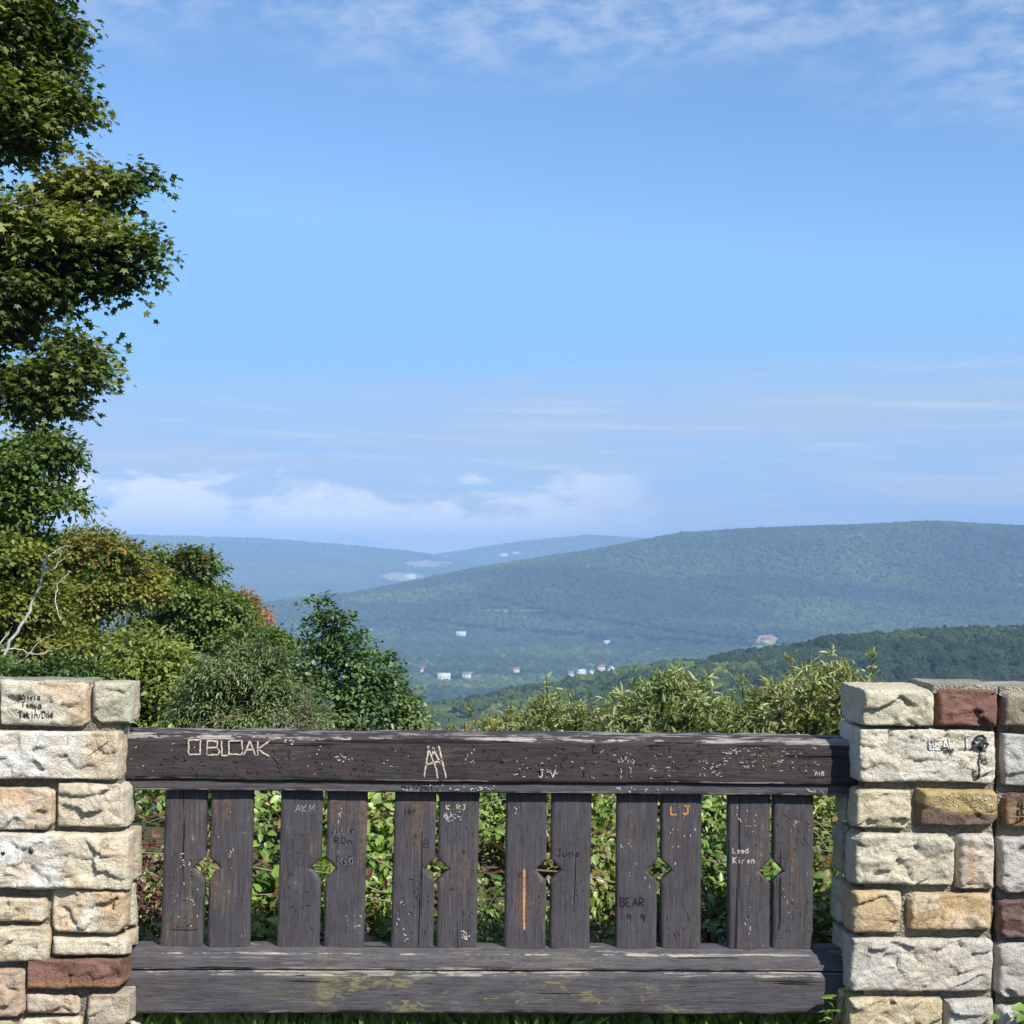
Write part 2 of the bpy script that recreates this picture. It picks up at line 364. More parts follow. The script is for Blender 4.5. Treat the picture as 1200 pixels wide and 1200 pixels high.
def wood(name, label, P, sc, tint, coll):
    me = bpy.data.meshes.new(name); me.vertices.add(len(P)); me.vertices.foreach_set('co', P.astype(np.float32).ravel())
    for k, v in (('sc', sc), ('tint', tint), ('rot', rng.random(len(P)) * 6.28)):
        a = me.attributes.new(k, 'FLOAT', 'POINT'); a.data.foreach_set('value', np.asarray(v, np.float32))
    o = bpy.data.objects.new(name, me); COL.objects.link(o)
    g = bpy.data.node_groups.new(name, 'GeometryNodeTree')
    g.interface.new_socket('Geometry', in_out='INPUT', socket_type='NodeSocketGeometry'); g.interface.new_socket('Geometry', in_out='OUTPUT', socket_type='NodeSocketGeometry')
    N = g.nodes; L = g.links; gi = N.new('NodeGroupInput'); go = N.new('NodeGroupOutput')
    ip = N.new('GeometryNodeInstanceOnPoints'); ci = N.new('GeometryNodeCollectionInfo'); ci.inputs[0].default_value = coll; ci.inputs['Separate Children'].default_value = True; ci.inputs['Reset Children'].default_value = True
    L.new(gi.outputs[0], ip.inputs['Points']); L.new(ci.outputs[0], ip.inputs['Instance']); ip.inputs['Pick Instance'].default_value = True
    def named(k):
        a = N.new('GeometryNodeInputNamedAttribute'); a.data_type = 'FLOAT'; a.inputs[0].default_value = k; return a.outputs[0]
    L.new(named('sc'), ip.inputs['Scale'])
    cx = N.new('ShaderNodeCombineXYZ'); L.new(named('rot'), cx.inputs[2]); L.new(cx.outputs[0], ip.inputs['Rotation'])
    L.new(ip.outputs[0], go.inputs[0])
    md = o.modifiers.new('crowns', 'NODES'); md.node_group = g
    meta(o, label, 'woodland', kind='stuff'); return o
HSPEC = [
 (668, 792, 12, 9, 0, 0, 0, 'low white house at the left end of the little cluster in the valley'),
 (681, 792, 15, 9, 3, 2, .5, 'long pale metal roofed building low in the valley cluster'),
 (693, 789, 10, 8, 0, 0, 1.2, 'small white house in the middle of the valley cluster'),
 (704, 787, 12, 12, 4, 1, .3, 'tall white house with dark red roof in the valley cluster'),
 (716, 788, 10, 10, 2, 2, .9, 'white gabled house at the right end of the valley cluster'),
 (712, 755, 19, 9, 0, 2, .1, 'lone bright white barn in a clearing at the foot of the long hill'),
 (605, 787, 13, 8, 0, 1, .4, 'small red roofed house among the valley trees above the rail'),
 (520, 795, 22, 10, 0, 2, .2, 'wide white building left of centre on the valley floor'),
 (548, 793, 20, 9, 0, 0, .1, 'grey roofed long house beside the wide white building'),
 (495, 787, 12, 8, 0, 1, .7, 'brownish roofed house nearest the dark green tree in the valley'),
 (540, 744, 26, 8, 0, 2, .0, 'pale shed on the far side of the valley floor'),
 (897, 756, 20, 10, 0, 1, .2, 'red roofed building on the bare cleared patch below the hill'),
 (480, 678, 60, 30, 0, 2, .1, 'large pale barn beside the tan field in the far valley'),
 (590, 652, 55, 25, 0, 2, .2, 'pale building in the farthest valley left of the hill crest'),
 (604, 649, 50, 22, 0, 0, .5, 'second pale building in the farthest valley nearer the hill crest'),
 (509, 845, 11, 9, 0, 2, .4, 'pale metal roof seen just above the rail beside the dark green tree'),
]
HPOS = []
for h_ in HSPEC:
    big = h_[2] > 40; D = ground_hit(h_[0], h_[1], 5500. if big or h_[1] < 700 else 1100., 17000., add=4.) or 9000.
    p = hd(h_[0], h_[1], D); HPOS.append((p.x, p.y, D))
def blocked(x, y):
    "no crown stands on a house or right in front of it"
    m = np.zeros(x.shape, bool)
    for (hx, hy, D), h_ in zip(HPOS, HSPEC):
        ux, uy = -hx / D, -hy / D; al = (x - hx) * ux + (y - hy) * uy; la = np.abs((x - hx) * uy - (y - hy) * ux)
        m |= (al > -14) & (al < (135 if D < 6000 else 300)) & (la < h_[2] * .5 + 6)
    return m
def scatter(dmin, dmax, amin, amax, area):
    n = int((R(amax) - R(amin)) * (dmax ** 2 - dmin ** 2) / 2 / area)
    a = R(amin) + rng.random(n) * R(amax - amin); d = np.sqrt(dmin ** 2 + rng.random(n) * (dmax ** 2 - dmin ** 2))
    x, y = np.sin(a) * d, np.cos(a) * d; m = ~infield(x, y, 1.25) & ~blocked(x, y); return x[m], y[m], d[m]
def tints(x, y, L, pine=.0):
    t = .42 + .60 * fbm(x / L, y / L, 0, 20, 4) + (rng.random(len(x)) - .5) * .42
    r = rng.random(len(x)); t = np.clip(t, 0.02, .84); t = np.where(r > .9995, .97, t); t = np.where((r < .02), .9, t)
    p = fbm(x / (L * 2.6), y / (L * .9), 0, 90, 3) > .22
    return np.where(p, t * .25, t)
c3 = crown_meshes(4, 7, M['crown'], 'broadleaf_crown'); c2 = crown_meshes(2, 6, M['crown_far'], 'distant_crown')
x, y, d = scatter(520, 1750, -19, 26, 52)
sc = 5.2 + 4.6 * rng.random(len(x)) ** 1.5
wood('near_ridge_wood', 'green woodland covering the nearer ridge on the right', np.stack([x, y, terrain(x, y) + 4 + rng.random(len(x)) * 3.5], -1), sc, tints(x, y, 120) * .95, c3)
x, y, d = scatter(1750, 6400, -19, 26, 125)
xs = terrain(x, y) > FLOOR + 12
sc = np.where(xs, 5. + 3.2 * rng.random(len(x)), 5.5 + 5. * rng.random(len(x)) ** 2)
clr = (~xs) & (fbm(x / 170, y / 110, 0, 31, 3) > .30)      # clearings in the valley
k = ~clr | (rng.random(len(x)) < .15)
x, y, sc = x[k], y[k], sc[k]
wood('valley_and_hill_wood', 'blue green woodland covering the valley floor and the long hill', np.stack([x, y, terrain(x, y) + 3 + rng.random(len(x)) * 5], -1), sc, tints(x, y, 260), c2)
x, y, d = scatter(6400, 17500, -17, 10, 800)
wood('far_ridge_wood', 'hazy woodland over the farthest ridges on the left', np.stack([x, y, terrain(x, y) + 3 + rng.random(len(x)) * 4], -1), 12 + 8 * rng.random(len(x)), tints(x, y, 600) * .9, c2)

# ------------------------------------------------------------------ far houses
MW = mat_plain('white siding', (.62, .61, .58), .7, .05, 1.); MRf = [mat_plain('grey roof', (.20, .20, .21), .8, .1, 1.), mat_plain('red roof', (.33, .10, .07), .8, .1, 1.), mat_plain('pale metal roof', (.62, .63, .64), .5, .1, 1.)]
MT = mat_plain('tan siding', (.5, .42, .32), .7, .1, 1.); MG = mat_plain('dark window', (.03, .035, .04), .3, .1, 1.)
for (px, py, w, dp, up, rf, rot, lab), (hx, hy, D) in zip(HSPEC, HPOS):
    p = Vector((hx, hy, 0)); z0 = float(terrain(hx, hy)); big = w > 40
    h = (6.5 + up) * (2. if big else 1.); z0 += 2.5
    t = thing('house', lab, 'house', (p.x, p.y, z0), 'houses scattered in the valley'); t.rotation_euler = (0, 0, rot)
    b = MB(); b.box((-w / 2, -dp / 2, -4), (w / 2, dp / 2, h))
    b.add([(-w/2, -dp/2, h), (-w/2, dp/2, h), (-w/2, 0, h + dp * .42)], [(0, 1, 2)]); b.add([(w/2, -dp/2, h), (w/2, dp/2, h), (w/2, 0, h + dp * .42)], [(0, 2, 1)])
    o = b.build('wall', MT if rf == 1 and w == 20 else MW); o.parent = t
    r = MB(); e = .7
    for sgn in (-1, 1):
        a = [(-w/2 - e, sgn * (dp/2 + e), h - e * .6), (w/2 + e, sgn * (dp/2 + e), h - e * .6), (w/2 + e, 0, h + dp * .44), (-w/2 - e, 0, h + dp * .44)]
        r.add(a + [(x, y, z + .35) for x, y, z in a], [(0, 1, 2, 3), (7, 6, 5, 4), (0, 4, 5, 1), (1, 5, 6, 2), (2, 6, 7, 3), (3, 7, 4, 0)])
    o = r.build('roof', MRf[rf]); o.parent = t
    for k in range(3):
        v = MB(); xx = (-.3 + .3 * k) * w; v.box((xx - .7, -dp/2 - .08, h * .35), (xx + .7, -dp/2 + .05, h * .7)); o = v.build('window', MG); o.parent = t

# ------------------------------------------------------------------ leaves
def _fold(w1, w2, dz=.06):
    V = np.array([(0, 0, 0), (.5, 0, -dz * .5), (1, 0, -dz * 2.5), (.27, w1, dz), (.68, w2, dz * .2), (.27, -w1, dz), (.68, -w2, dz * .2)])
    return V, np.array([(0, 1, 3), (3, 1, 4), (4, 1, 2), (0, 5, 1), (5, 6, 1), (6, 2, 1)])
def _maple():
    pol = [(0, 1), (14, .55), (26, .5), (42, .72), (50, .86), (62, .5), (84, .36), (108, .5), (150, .25)]
    pts = [(0, 0)] + [(a, r) for a, r in pol] + [(-a, r) for a, r in pol[:0:-1]]
    V = [(0.28, 0, .04)] + [(.28 + r * .72 * math.cos(R(a)), r * .8 * math.sin(R(a)), -.16 * r * r) for a, r in pts[1:]]
    n = len(V) - 1; return np.array(V), np.array([(0, 1 + i, 1 + (i + 1) % n) for i in range(n)])
LT = dict(ovate=_fold(.27, .21), lance=_fold(.12, .10, .05), maple=_maple(), round=_fold(.40, .34),
          card=(np.array([(0, 0, 0), (.5, .34, .07), (1, 0, -.12), (.5, -.34, .07)]), np.array([(0, 1, 2), (0, 2, 3)])))
def nrmz(v): return v / (np.linalg.norm(v, axis=-1, keepdims=True) + 1e-9)
def leaf_arrays(P, A, Nn, S, kind):
    T, Fc = LT[kind]; A = nrmz(A); B = nrmz(np.cross(Nn, A)); C = np.cross(A, B)
    V = P[:, None] + S[:, None, None] * (T[None, :, :1] * A[:, None] + T[None, :, 1:2] * B[:, None] + T[None, :, 2:] * C[:, None])
    n, k = len(P), len(T); return V.reshape(-1, 3), (Fc[None] + np.arange(n)[:, None, None] * k).reshape(-1, 3), k
def palette(pal, n, pos=None, L=.5):
    pal = np.array([p[:3] for p in pal]); w = np.array([p[3] for p in pal_w]) if False else None
    return pal
def colors(pal, P, L=.6, seed=0, spread=.5, jit=.22):
    "pal: list of rgb from dark to light; patches of L metres choose along it"
    pal = np.array(pal, float) * 1.8; n = len(P)
    t = .5 + .8 * fbm(P[:, 0] / L, P[:, 1] / L, P[:, 2] / L, seed, 3) + (rng.random(n) - .5) * spread
    t = np.clip(t, 0, .999) * (len(pal) - 1); i = t.astype(int); f = (t - i)[:, None]
    return (pal[i] * (1 - f) + pal[i + 1] * f) * (1 + jit * (rng.random((n, 1)) * 2 - 1))
def rnd_unit(n):
    v = rng.normal(size=(n, 3)); return nrmz(v)
def px_bough(px, py, rx, ry, Y, ry_depth=None):
    c = at(px, py, Y); s = Y / F; return (c.x, Y, c.z, rx * s, (ry_depth if ry_depth else (rx + ry) * .5 * s), ry * s)
def tree(name, label, base, boughs, nleaf, kind, size, pal, mat, bark, cat='tree', group=None, trunk_r=.15, seed=0, per=14, flat=.45, L=.6, extra=None, top=None, gap=.25, spread=3.2, sub=True, jmin=2, lw=1.):
    bx, by = base; bz = float(terrain(bx, by)) - .1
    t = thing(name, label, cat, (bx, by, bz), group)
    B0 = np.array(boughs, float); BB = []
    for b in B0:                                   # every bough breaks up into smaller clumps
        BB.append([*b[:3], *(b[3:6] * .62)]); k = 4 + int(3 * (b[3] / B0[:, 3].mean())) if sub else 0
        for j in range(k):
            u = rnd_unit(1)[0]; u[2] = abs(u[2]) if rng.random() < .62 else u[2]; BB.append([*(b[:3] + u * b[3:6] * .66), *(b[3:6] * rng.uniform(.26, .46))])
    B = np.array(BB); vol = (B[:, 3] * B[:, 5] + B[:, 4] * B[:, 3]); ns = np.maximum((vol / vol.sum() * nleaf / per).astype(int), 3)
    SP, SO, SB = [], [], []
    for b, n in zip(B, ns):
        u = rnd_unit(n); u[:, 2] = np.where((u[:, 2] < -.3) & (rng.random(n) < .6), -u[:, 2], u[:, 2])
        rad = (.45 + .55 * rng.random(n) ** .45); lump = 1 + .25 * vn(u[:, 0] * 2.5 + b[0], u[:, 1] * 2.5, u[:, 2] * 2.5 + b[2], seed)
        p = b[:3] + u * b[3:6] * (rad * lump)[:, None]
        keep = vn(p[:, 0] / (b[3] * .45 + .01), p[:, 1] / (b[4] * .45 + .01), p[:, 2] / (b[5] * .35 + .01), seed + 5) > -1 + gap * 2
        keep |= rng.random(n) < .25
        SP.append(p[keep]); SO.append(u[keep]); SB.append(np.repeat(b[None, :3], keep.sum(), 0))
    SP, SO, SB = map(np.concatenate, (SP, SO, SB)); n = len(SP)
    # leaves of every spray: a flat fan tilted outwards
    out = nrmz(SO * np.array([1, 1, .35]) + rnd_unit(n) * .45); side = nrmz(np.cross(out, [0, 0, 1.]))
    a = (rng.random((n, per)) * 1.7 - .5) * size * spread; s = (rng.random((n, per)) * 2 - 1) * size * spread * .62
    P = SP[:, None] + out[:, None] * a[..., None] + side[:, None] * s[..., None]
    P[..., 2] += -np.abs(a) * .30 + rng.normal(size=a.shape) * size * flat - np.abs(s) * .2
    A = out[:, None] * .9 + side[:, None] * (s / (size * spread))[..., None] * 1.2 + rng.normal(size=P.shape) * .45; A[..., 2] -= .35
    Nn = np.array([.0, 0, 1.]) + SO[:, None] * .35 + rng.normal(size=P.shape) * .42
    P, A, Nn = P.reshape(-1, 3), A.reshape(-1, 3), Nn.reshape(-1, 3)
    S = size * (.65 + .6 * rng.random(len(P)))
    V, Fc, k = leaf_arrays(P, A, Nn, S, kind)
    c = colors(pal, P, L, seed)
    if extra is not None: c = extra(P, c)
    put('crown', V, [Fc], mat, t, col=np.repeat(c, k, 0))
    # trunk, limbs and twigs
    m = MB(); tp = B[:, :3].mean(0) if top is None else np.array(top); zz = np.linspace(0, 1, 9); lean = fbm(zz * 3, seed + 0., 0, seed, 2) * trunk_r * 2.5
    tr = np.stack([bx + (tp[0] - bx) * zz ** 1.5 + lean, by + (tp[1] - by) * zz ** 1.5, bz + (tp[2] - bz) * zz], -1)
    m.tube(tr, trunk_r * (1.25 - .95 * zz), 9); m.build('trunk', bark, t, smooth=True)
    lb = MB()
    for b in B0:
        j = int(np.clip(np.interp(b[2] - b[5] * .6, tr[:, 2], np.arange(9)) - 1, jmin, 7)); s0 = tr[j]; e = b[:3]; w = np.linspace(0, 1, 7)[:, None]
        md = s0 * (1 - w) + e * w; md[:, 2] -= np.sin(w[:, 0] * 3.14) * abs(e[0] - s0[0]) * .12; md += rng.normal(size=md.shape) * .03 * trunk_r * 5
        r0 = lw * trunk_r * (.42 if j < 6 else .3); lb.tube(md, np.linspace(r0, r0 * .35, 7), 6)
    for i in rng.choice(n, min(n, 90), replace=False):
        w = np.linspace(0, 1, 5)[:, None]; p = SB[i] * (1 - w) + SP[i] * w + rng.normal(size=(5, 3)) * size * .25; lb.tube(p, np.linspace(trunk_r * .12, trunk_r * .03, 5), 4)
    lb.build('limbs', bark, t, smooth=True); return t

G_dark = [(.022, .042, .012), (.040, .070, .016), (.062, .098, .022), (.095, .125, .032)]
G_maple = [(.022, .040, .010), (.040, .066, .014), (.068, .090, .020), (.115, .120, .034)]
G_yel = [(.040, .060, .012), (.080, .100, .018), (.125, .130, .024), (.19, .165, .035)]
G_mid = [(.028, .050, .012), (.052, .086, .018), (.080, .115, .024), (.12, .15, .04)]
G_blue = [(.026, .050, .018), (.048, .085, .028), (.076, .118, .040), (.115, .155, .062)]
G_grey = [(.050, .070, .030), (.080, .105, .045), (.125, .150, .070), (.18, .20, .10)]
G_light = [(.050, .075, .016), (.090, .120, .024), (.14, .17, .040), (.22, .22, .075)]
def autumn(cc, cen, rad, amt=1.):
    def f(P, c):
        d = np.linalg.norm((P - np.array(cen)) / rad, axis=1) + .35 * rng.normal(size=len(P)); m = (d < 1) & (rng.random(len(P)) < amt)
        c = c.copy(); c[m] = np.array(cc) * (.6 + .7 * rng.random((m.sum(), 1))); return c
    return f

# the big maple
Y = 15.5
bg = [px_bough(*b, Y, dz) for b, dz in [
 ((5, 5, 78, 44), 1.0), ((52, 62, 40, 26), .5), ((78, 32, 22, 14), .3), ((10, 95, 72, 42), 1.0), ((62, 120, 40, 24), .6), ((40, 160, 40, 24), .6), ((-30, 150, 80, 50), 1.1),
 ((80, 222, 62, 26), .6), ((130, 212, 34, 14), .3), ((168, 206, 16, 8), .2), ((112, 285, 46, 42), .5), ((172, 296, 26, 22), .3), ((150, 325, 26, 18), .3), ((60, 290, 70, 50), .8), ((-20, 280, 90, 60), 1.1), ((95, 330, 40, 22), .4), ((30, 345, 60, 24), .6), ((-10, 385, 60, 34), .8),
 ((88, 412, 40, 20), .45), ((60, 445, 60, 26), .5), ((112, 436, 28, 20), .35), ((20, 462, 50, 22), .6), ((50, 472, 40, 12), .4), ((-90, 120, 110, 120), 1.5), ((-90, 330, 110, 110), 1.5), ((-60, -70, 130, 70), 1.4), ((20, -50, 64, 40), .9)]]
tree('maple_tree', 'tall dark green maple with lobed leaves filling the upper left corner', (at(-420, 600, Y + .8).x, Y + .8), bg, 80000, 'maple', .084, [(.024, .042, .010), (.045, .068, .014), (.088, .108, .022), (.15, .155, .038)], M['leaf'], M['bark'], trunk_r=.22, seed=1, per=14, flat=.6, L=.7, gap=.20, spread=2.7, top=at(-300, -160, Y + .3), jmin=5, lw=.45)

# trees of the slope at the left
def xb(px, py, Y): p = at(px, py, Y); return (p.x, Y)
LG = 'trees on the slope behind the wall'
def bs(Y, *L): return [px_bough(*b, Y) for b in L]
tree('broadleaf_tree', 'dark green tree directly under the big maple at the left edge', xb(10, 700, 24), bs(24, (40, 545, 50, 40), (70, 590, 28, 26), (10, 600, 60, 50), (40, 520, 32, 24), (-60, 580, 80, 80), (25, 640, 50, 30)), 26250, 'card', .098, G_mid, M['leaf'], M['bark'], group=LG, seed=2, per=12, spread=2.6)
c0 = at(110, 640, 31)
tree('broadleaf_tree', 'yellowing green tree with an orange tinged top beside the pale dead branches', xb(100, 800, 31), bs(31, (95, 640, 42, 24), (135, 655, 40, 26), (70, 670, 50, 36), (130, 700, 55, 40), (70, 730, 60, 45), (165, 690, 30, 30)), 29750, 'card', .098, G_yel, M['leaf'], M['bark'], group=LG, seed=3, per=12, spread=2.6, extra=autumn((.30, .13, .02), c0, (.8, 1.6, .35), .16))
tree('broadleaf_tree', 'mid green tree with two pointed tops standing against the far blue ridge', xb(220, 820, 35), bs(35, (190, 668, 22, 24), (232, 665, 26, 26), (222, 652, 14, 12), (210, 700, 52, 32), (255, 720, 42, 38), (200, 750, 60, 42), (275, 755, 40, 34), (180, 650, 9, 9)), 35000, 'card', .105, G_mid, M['leaf'], M['bark'], group=LG, seed=4, per=12, spread=2.5, extra=autumn((.16, .08, .02), at(225, 655, 35), (1.3, 2, .5), .15))
tree('broadleaf_tree', 'green tree with scattered yellow leaves behind the pale dead branches', xb(0, 830, 22), bs(22, (10, 660, 55, 32), (20, 715, 60, 42), (60, 760, 65, 34), (-40, 730, 70, 70), (120, 770, 45, 30)), 29750, 'card', .09, G_yel[:3] + [(.10, .13, .03)], M['leaf'], M['bark'], group=LG, seed=5, per=12, spread=2.6, extra=autumn((.33, .17, .02), at(30, 720, 22), (1.6, 2, 1.3), .025))
tree('maple_sapling', 'small orange red tree glowing above the green crowns', xb(292, 860, 38), bs(38, (286, 706, 15, 12), (300, 725, 16, 18), (272, 700, 9, 7), (296, 748, 18, 16)), 4550, 'card', .09, [(.14, .06, .02), (.24, .10, .035), (.30, .14, .06)], M['leaf'], M['bark'], group=LG, seed=6, per=10, trunk_r=.08, spread=2.6)
tree('broadleaf_tree', 'rounded green tree just below the orange red one', xb(310, 850, 30), bs(30, (290, 765, 38, 26), (325, 770, 30, 26), (335, 800, 30, 30), (280, 800, 50, 32), (315, 750, 22, 16)), 19250, 'card', .098, G_mid, M['leaf'], M['bark'], group=LG, seed=7, per=12, spread=2.6)
tree('broadleaf_tree', 'blue green upright tree standing alone left of the valley view', xb(405, 900, 20), bs(20, (375, 728, 12, 16), (405, 748, 17, 20), (374, 765, 18, 20), (412, 783, 24, 20), (368, 800, 18, 20), (425, 820, 28, 20), (392, 848, 40, 22), (446, 795, 18, 14), (398, 812, 18, 16), (372, 706, 4, 10), (402, 724, 6, 10), (430, 762, 8, 8), (386, 742, 8, 12)), 15500, 'card', .074, G_blue, M['leaf_gloss'], M['bark'], group=LG, seed=8, per=11, spread=2.5, trunk_r=.08, gap=.5)
tree('broadleaf_tree', 'lower blue green tree leaning right of the upright one', xb(455, 900, 21), bs(21, (450, 800, 20, 18), (462, 825, 24, 22), (475, 850, 26, 20), (450, 775, 10, 12), (490, 862, 16, 14)), 9100, 'card', .074, G_blue, M['leaf_gloss'], M['bark'], group=LG, seed=9, per=11, spread=2.4, trunk_r=.07, gap=.4)
tree('leafy_bush', 'large light yellow green bush rising behind the left wall', xb(165, 900, 13), bs(13, (150, 800, 55, 36), (185, 775, 40, 28), (210, 820, 45, 36), (130, 850, 60, 36), (185, 860, 60, 30), (160, 760, 26, 20)), 25500, 'ovate', .050, G_light, M['leaf'], M['bark'], cat='bush', group='bushes behind the fence', seed=10, per=11, spread=2.8, trunk_r=.05, L=.35)
tree('leafy_bush', 'dark leafed bush in the shade behind the left wall', xb(40, 900, 12.5), bs(12.5, (60, 800, 70, 26), (10, 800, 60, 24), (100, 812, 40, 26), (-40, 790, 60, 30)), 12000, 'ovate', .055, G_dark, M['leaf'], M['bark'], cat='bush', group='bushes behind the fence', seed=11, per=11, spread=2.8, trunk_r=.05)
tree('leafy_bush', 'grey green bush with soft narrow leaves right of the light bush', xb(285, 900, 11.5), bs(11.5, (270, 790, 45, 26), (300, 770, 30, 18), (320, 815, 40, 28), (250, 830, 45, 30), (300, 850, 60, 26), (345, 840, 35, 22)), 30000, 'lance', .046, [(.040, .062, .022), (.068, .095, .034), (.105, .135, .052), (.15, .175, .08)], M['leaf_soft'], M['bark'], cat='bush', group='bushes behind the fence', seed=12, per=12, spread=2.6, trunk_r=.04, L=.3)

# pale dead tree
def dead_tree():
    Y = 17.; b = at(-40, 900, Y); bz = float(terrain(b.x, Y)) - .1
    t = thing('dead_tree', 'bare pale dead tree with crooked branches in front of the green trees', 'dead tree', (b.x, Y, bz))
    def pl(pts, r0, r1, dy=0.):
        P = np.array([tuple(at(px, py, Y + dy * i / len(pts))) for i, (px, py) in enumerate(pts)]); P = np.array([np.array([np.interp(s, range(len(P)), P[:, k]) for k in range(3)]) for s in np.linspace(0, len(P) - 1, len(P) * 4)])
        P += rng.normal(size=P.shape) * .006; return P, np.linspace(r0, r1, len(P))
    m = MB(); P, r = pl([(-40, 930), (-20, 840), (0, 782), (12, 750), (30, 728), (38, 705), (46, 690), (51, 665), (53, 655)], .024, .008); m.tube(P, r, 7); m.build('trunk', M['pale_bark'], t, smooth=True)
    for pts, r0 in [([(53, 668), (53, 655), (60, 650), (70, 643), (82, 640)], .018), ([(53, 668), (62, 668), (68, 660), (75, 655)], .014), ([(0, 762), (20, 760), (45, 768), (60, 762), (78, 756)], .016),
                    ([(20, 795), (45, 788), (70, 775), (95, 768)], .016), ([(0, 755), (8, 745), (14, 735)], .014), ([(66, 715), (66, 695), (68, 684), (76, 676), (82, 670)], .012), ([(-10, 790), (10, 782), (28, 772), (50, 748), (66, 742)], .014),
                    ([(-30, 760), (-5, 752), (8, 762), (20, 775)], .012), ([(10, 752), (14, 762), (18, 780)], .010), ([(70, 726), (66, 708)], .01), ([(28, 730), (18, 728), (8, 720)], .008), ([(12, 752), (0, 758), (-20, 760)], .014)]:
        m = MB(); P, r = pl(pts, r0, r0 * .35, .5); m.tube(P, r * .5, 5); m.build('branch', M['pale_bark'], t, smooth=True)
dead_tree()

# ------------------------------------------------------------------ shrubs just behind the fence: arching stems with narrow leaves
def shrub(label, Y, tops, pal, kind='lance', size=.09, nst=26, spread=.35, name='narrow_leaved_shrub', dens=50, droop=.5, mat='leaf_soft', stem='twig', cat='shrub', group='shrubs behind the fence', bare=False, seed=0):
    "tops: stem tips as (px, py)"
    P0 = np.array([tuple(at(px, py, Y)) for px, py in tops]); cx = P0[:, 0].mean(); bz = float(terrain(cx, Y)) - .05
    t = thing(name, label, cat, (cx, Y, bz), group); st = MB(); LP, LA, LN = [], [], []
    nst = int(nst * 1.25)
    for i in range(nst):
        tip = P0[i % len(P0)] + np.array([rng.normal() * .04, rng.normal() * .22, -abs(rng.normal()) * (.10 if i >= len(P0) else .0)])
        b = np.array([cx + rng.normal() * spread * .5, Y + rng.normal() * .15, bz]); w = np.linspace(0, 1, 10)
        P = b + (tip - b) * w[:, None]; P[:, 0] = b[0] + (tip[0] - b[0]) * w ** 1.4; P[:, 1] = b[1] + (tip[1] - b[1]) * w ** 1.3; P += rng.normal(size=P.shape) * .012
        if droop > .2: P[-1] += [rng.normal() * .05, rng.normal() * .05, -.03]
        st.tube(P, np.linspace(.009, .0018, 10), 4)
        # side shoots
        for k in range(9 if bare else 11):
            s = .35 + .6 * rng.random(); p = np.array([np.interp(s, w, P[:, j]) for j in range(3)]); dr = nrmz(np.array([rng.normal(), rng.normal() * .8, .9])); ln = (.12 + .22 * rng.random()) * (1.2 - s * .6)
            q2 = p + dr * ln * np.linspace(0, 1, 5)[:, None] - np.array([0, 0, 1]) * (np.linspace(0, 1, 5) ** 2)[:, None] * ln * droop * .5
            st.tube(q2, np.linspace(.004, .001, 5), 4)
            if not bare:
                m = int(dens * .5); u = rng.random(m); LP.append(np.stack([np.interp(u, np.linspace(0, 1, 5), q2[:, j]) for j in range(3)], -1)); LA.append(dr * .7 + rng.normal(size=(m, 3)) * .7)
        if not bare:
            u = .25 + .75 * rng.random(dens * 2) ** .9; LP.append(np.stack([np.interp(u, w, P[:, j]) for j in range(3)], -1)); LA.append(np.array([0, 0, .5]) + rng.normal(size=(dens * 2, 3)) * .8)
    st.build('stems', M[stem], t, smooth=True)
    if not bare:
        LP, LA = np.concatenate(LP), np.concatenate(LA); LA[:, 2] -= droop * .7 * rng.random(len(LA)); n = len(LP); LP = LP + rng.normal(size=LP.shape) * .008
        Nn = np.array([0, -.2, 1.]) + rng.normal(size=(n, 3)) * .55; V, Fc, k = leaf_arrays(LP, LA, Nn, size * .52 * (.6 + .65 * rng.random(n)), kind)
        put('foliage', V, [Fc], M[mat], t, col=np.repeat(colors(pal, LP, .25, seed), k, 0))
    return t
def prof(L, n):
    "tips spread below a skyline of (px, py) points"
    L = sorted(L); xs = [a for a, _ in L]; ys = [b for _, b in L]; out = [(a, b) for a, b in L]
    for i in range(n):
        x = rng.uniform(xs[0], xs[-1]); out.append((x, np.interp(x, xs, ys) + (-8 if rng.random() < .12 else 6) + rng.random() ** 1.2 * 48))
    return out
G_olive = [(.060, .075, .018), (.095, .105, .024), (.15, .145, .04), (.22, .20, .08)]
G_wil = [(.055, .080, .022), (.095, .130, .034), (.15, .175, .060), (.25, .26, .13)]
G_red = [(.07, .045, .02), (.10, .08, .03), (.12, .11, .035), (.16, .14, .05)]
shrub('thin reedy shrub between the grey green bush and the blue green tree', 10.5, prof([(335, 812), (360, 800), (385, 812), (410, 835)], 22), G_grey, nst=40, size=.07, seed=1)
shrub('low pale shrub at the foot of the blue green trees', 9.5, prof([(425, 850), (455, 838), (480, 848), (515, 838), (540, 852)], 20), G_light, 'ovate', .055, nst=36, seed=2, spread=.5)
shrub('low golden green shrub left of the middle of the rail', 9.2, prof([(515, 850), (535, 838), (560, 828), (600, 818), (640, 828)], 44), G_yel, 'ovate', .055, nst=70, seed=3, spread=.5, mat='leaf')
shrub('rounded green shrub with drooping leaf tips over the middle of the rail', 8.2, prof([(600, 832), (625, 812), (650, 803), (675, 806), (700, 822)], 28), G_wil, nst=50, seed=4, size=.075, spread=.45)
shrub('reddish brown leaved shrub behind the rail', 9.4, prof([(690, 822), (712, 806), (735, 812), (750, 830)], 16), G_red, 'ovate', .05, nst=26, seed=5, mat='leaf')
shrub('tall shrub with long pale drooping leaves right of the reddish one', 7.6, prof([(735, 812), (755, 792), (775, 785), (800, 788), (825, 800), (850, 822)], 26), G_wil, nst=46, seed=6, size=.10, droop=.9, spread=.5)
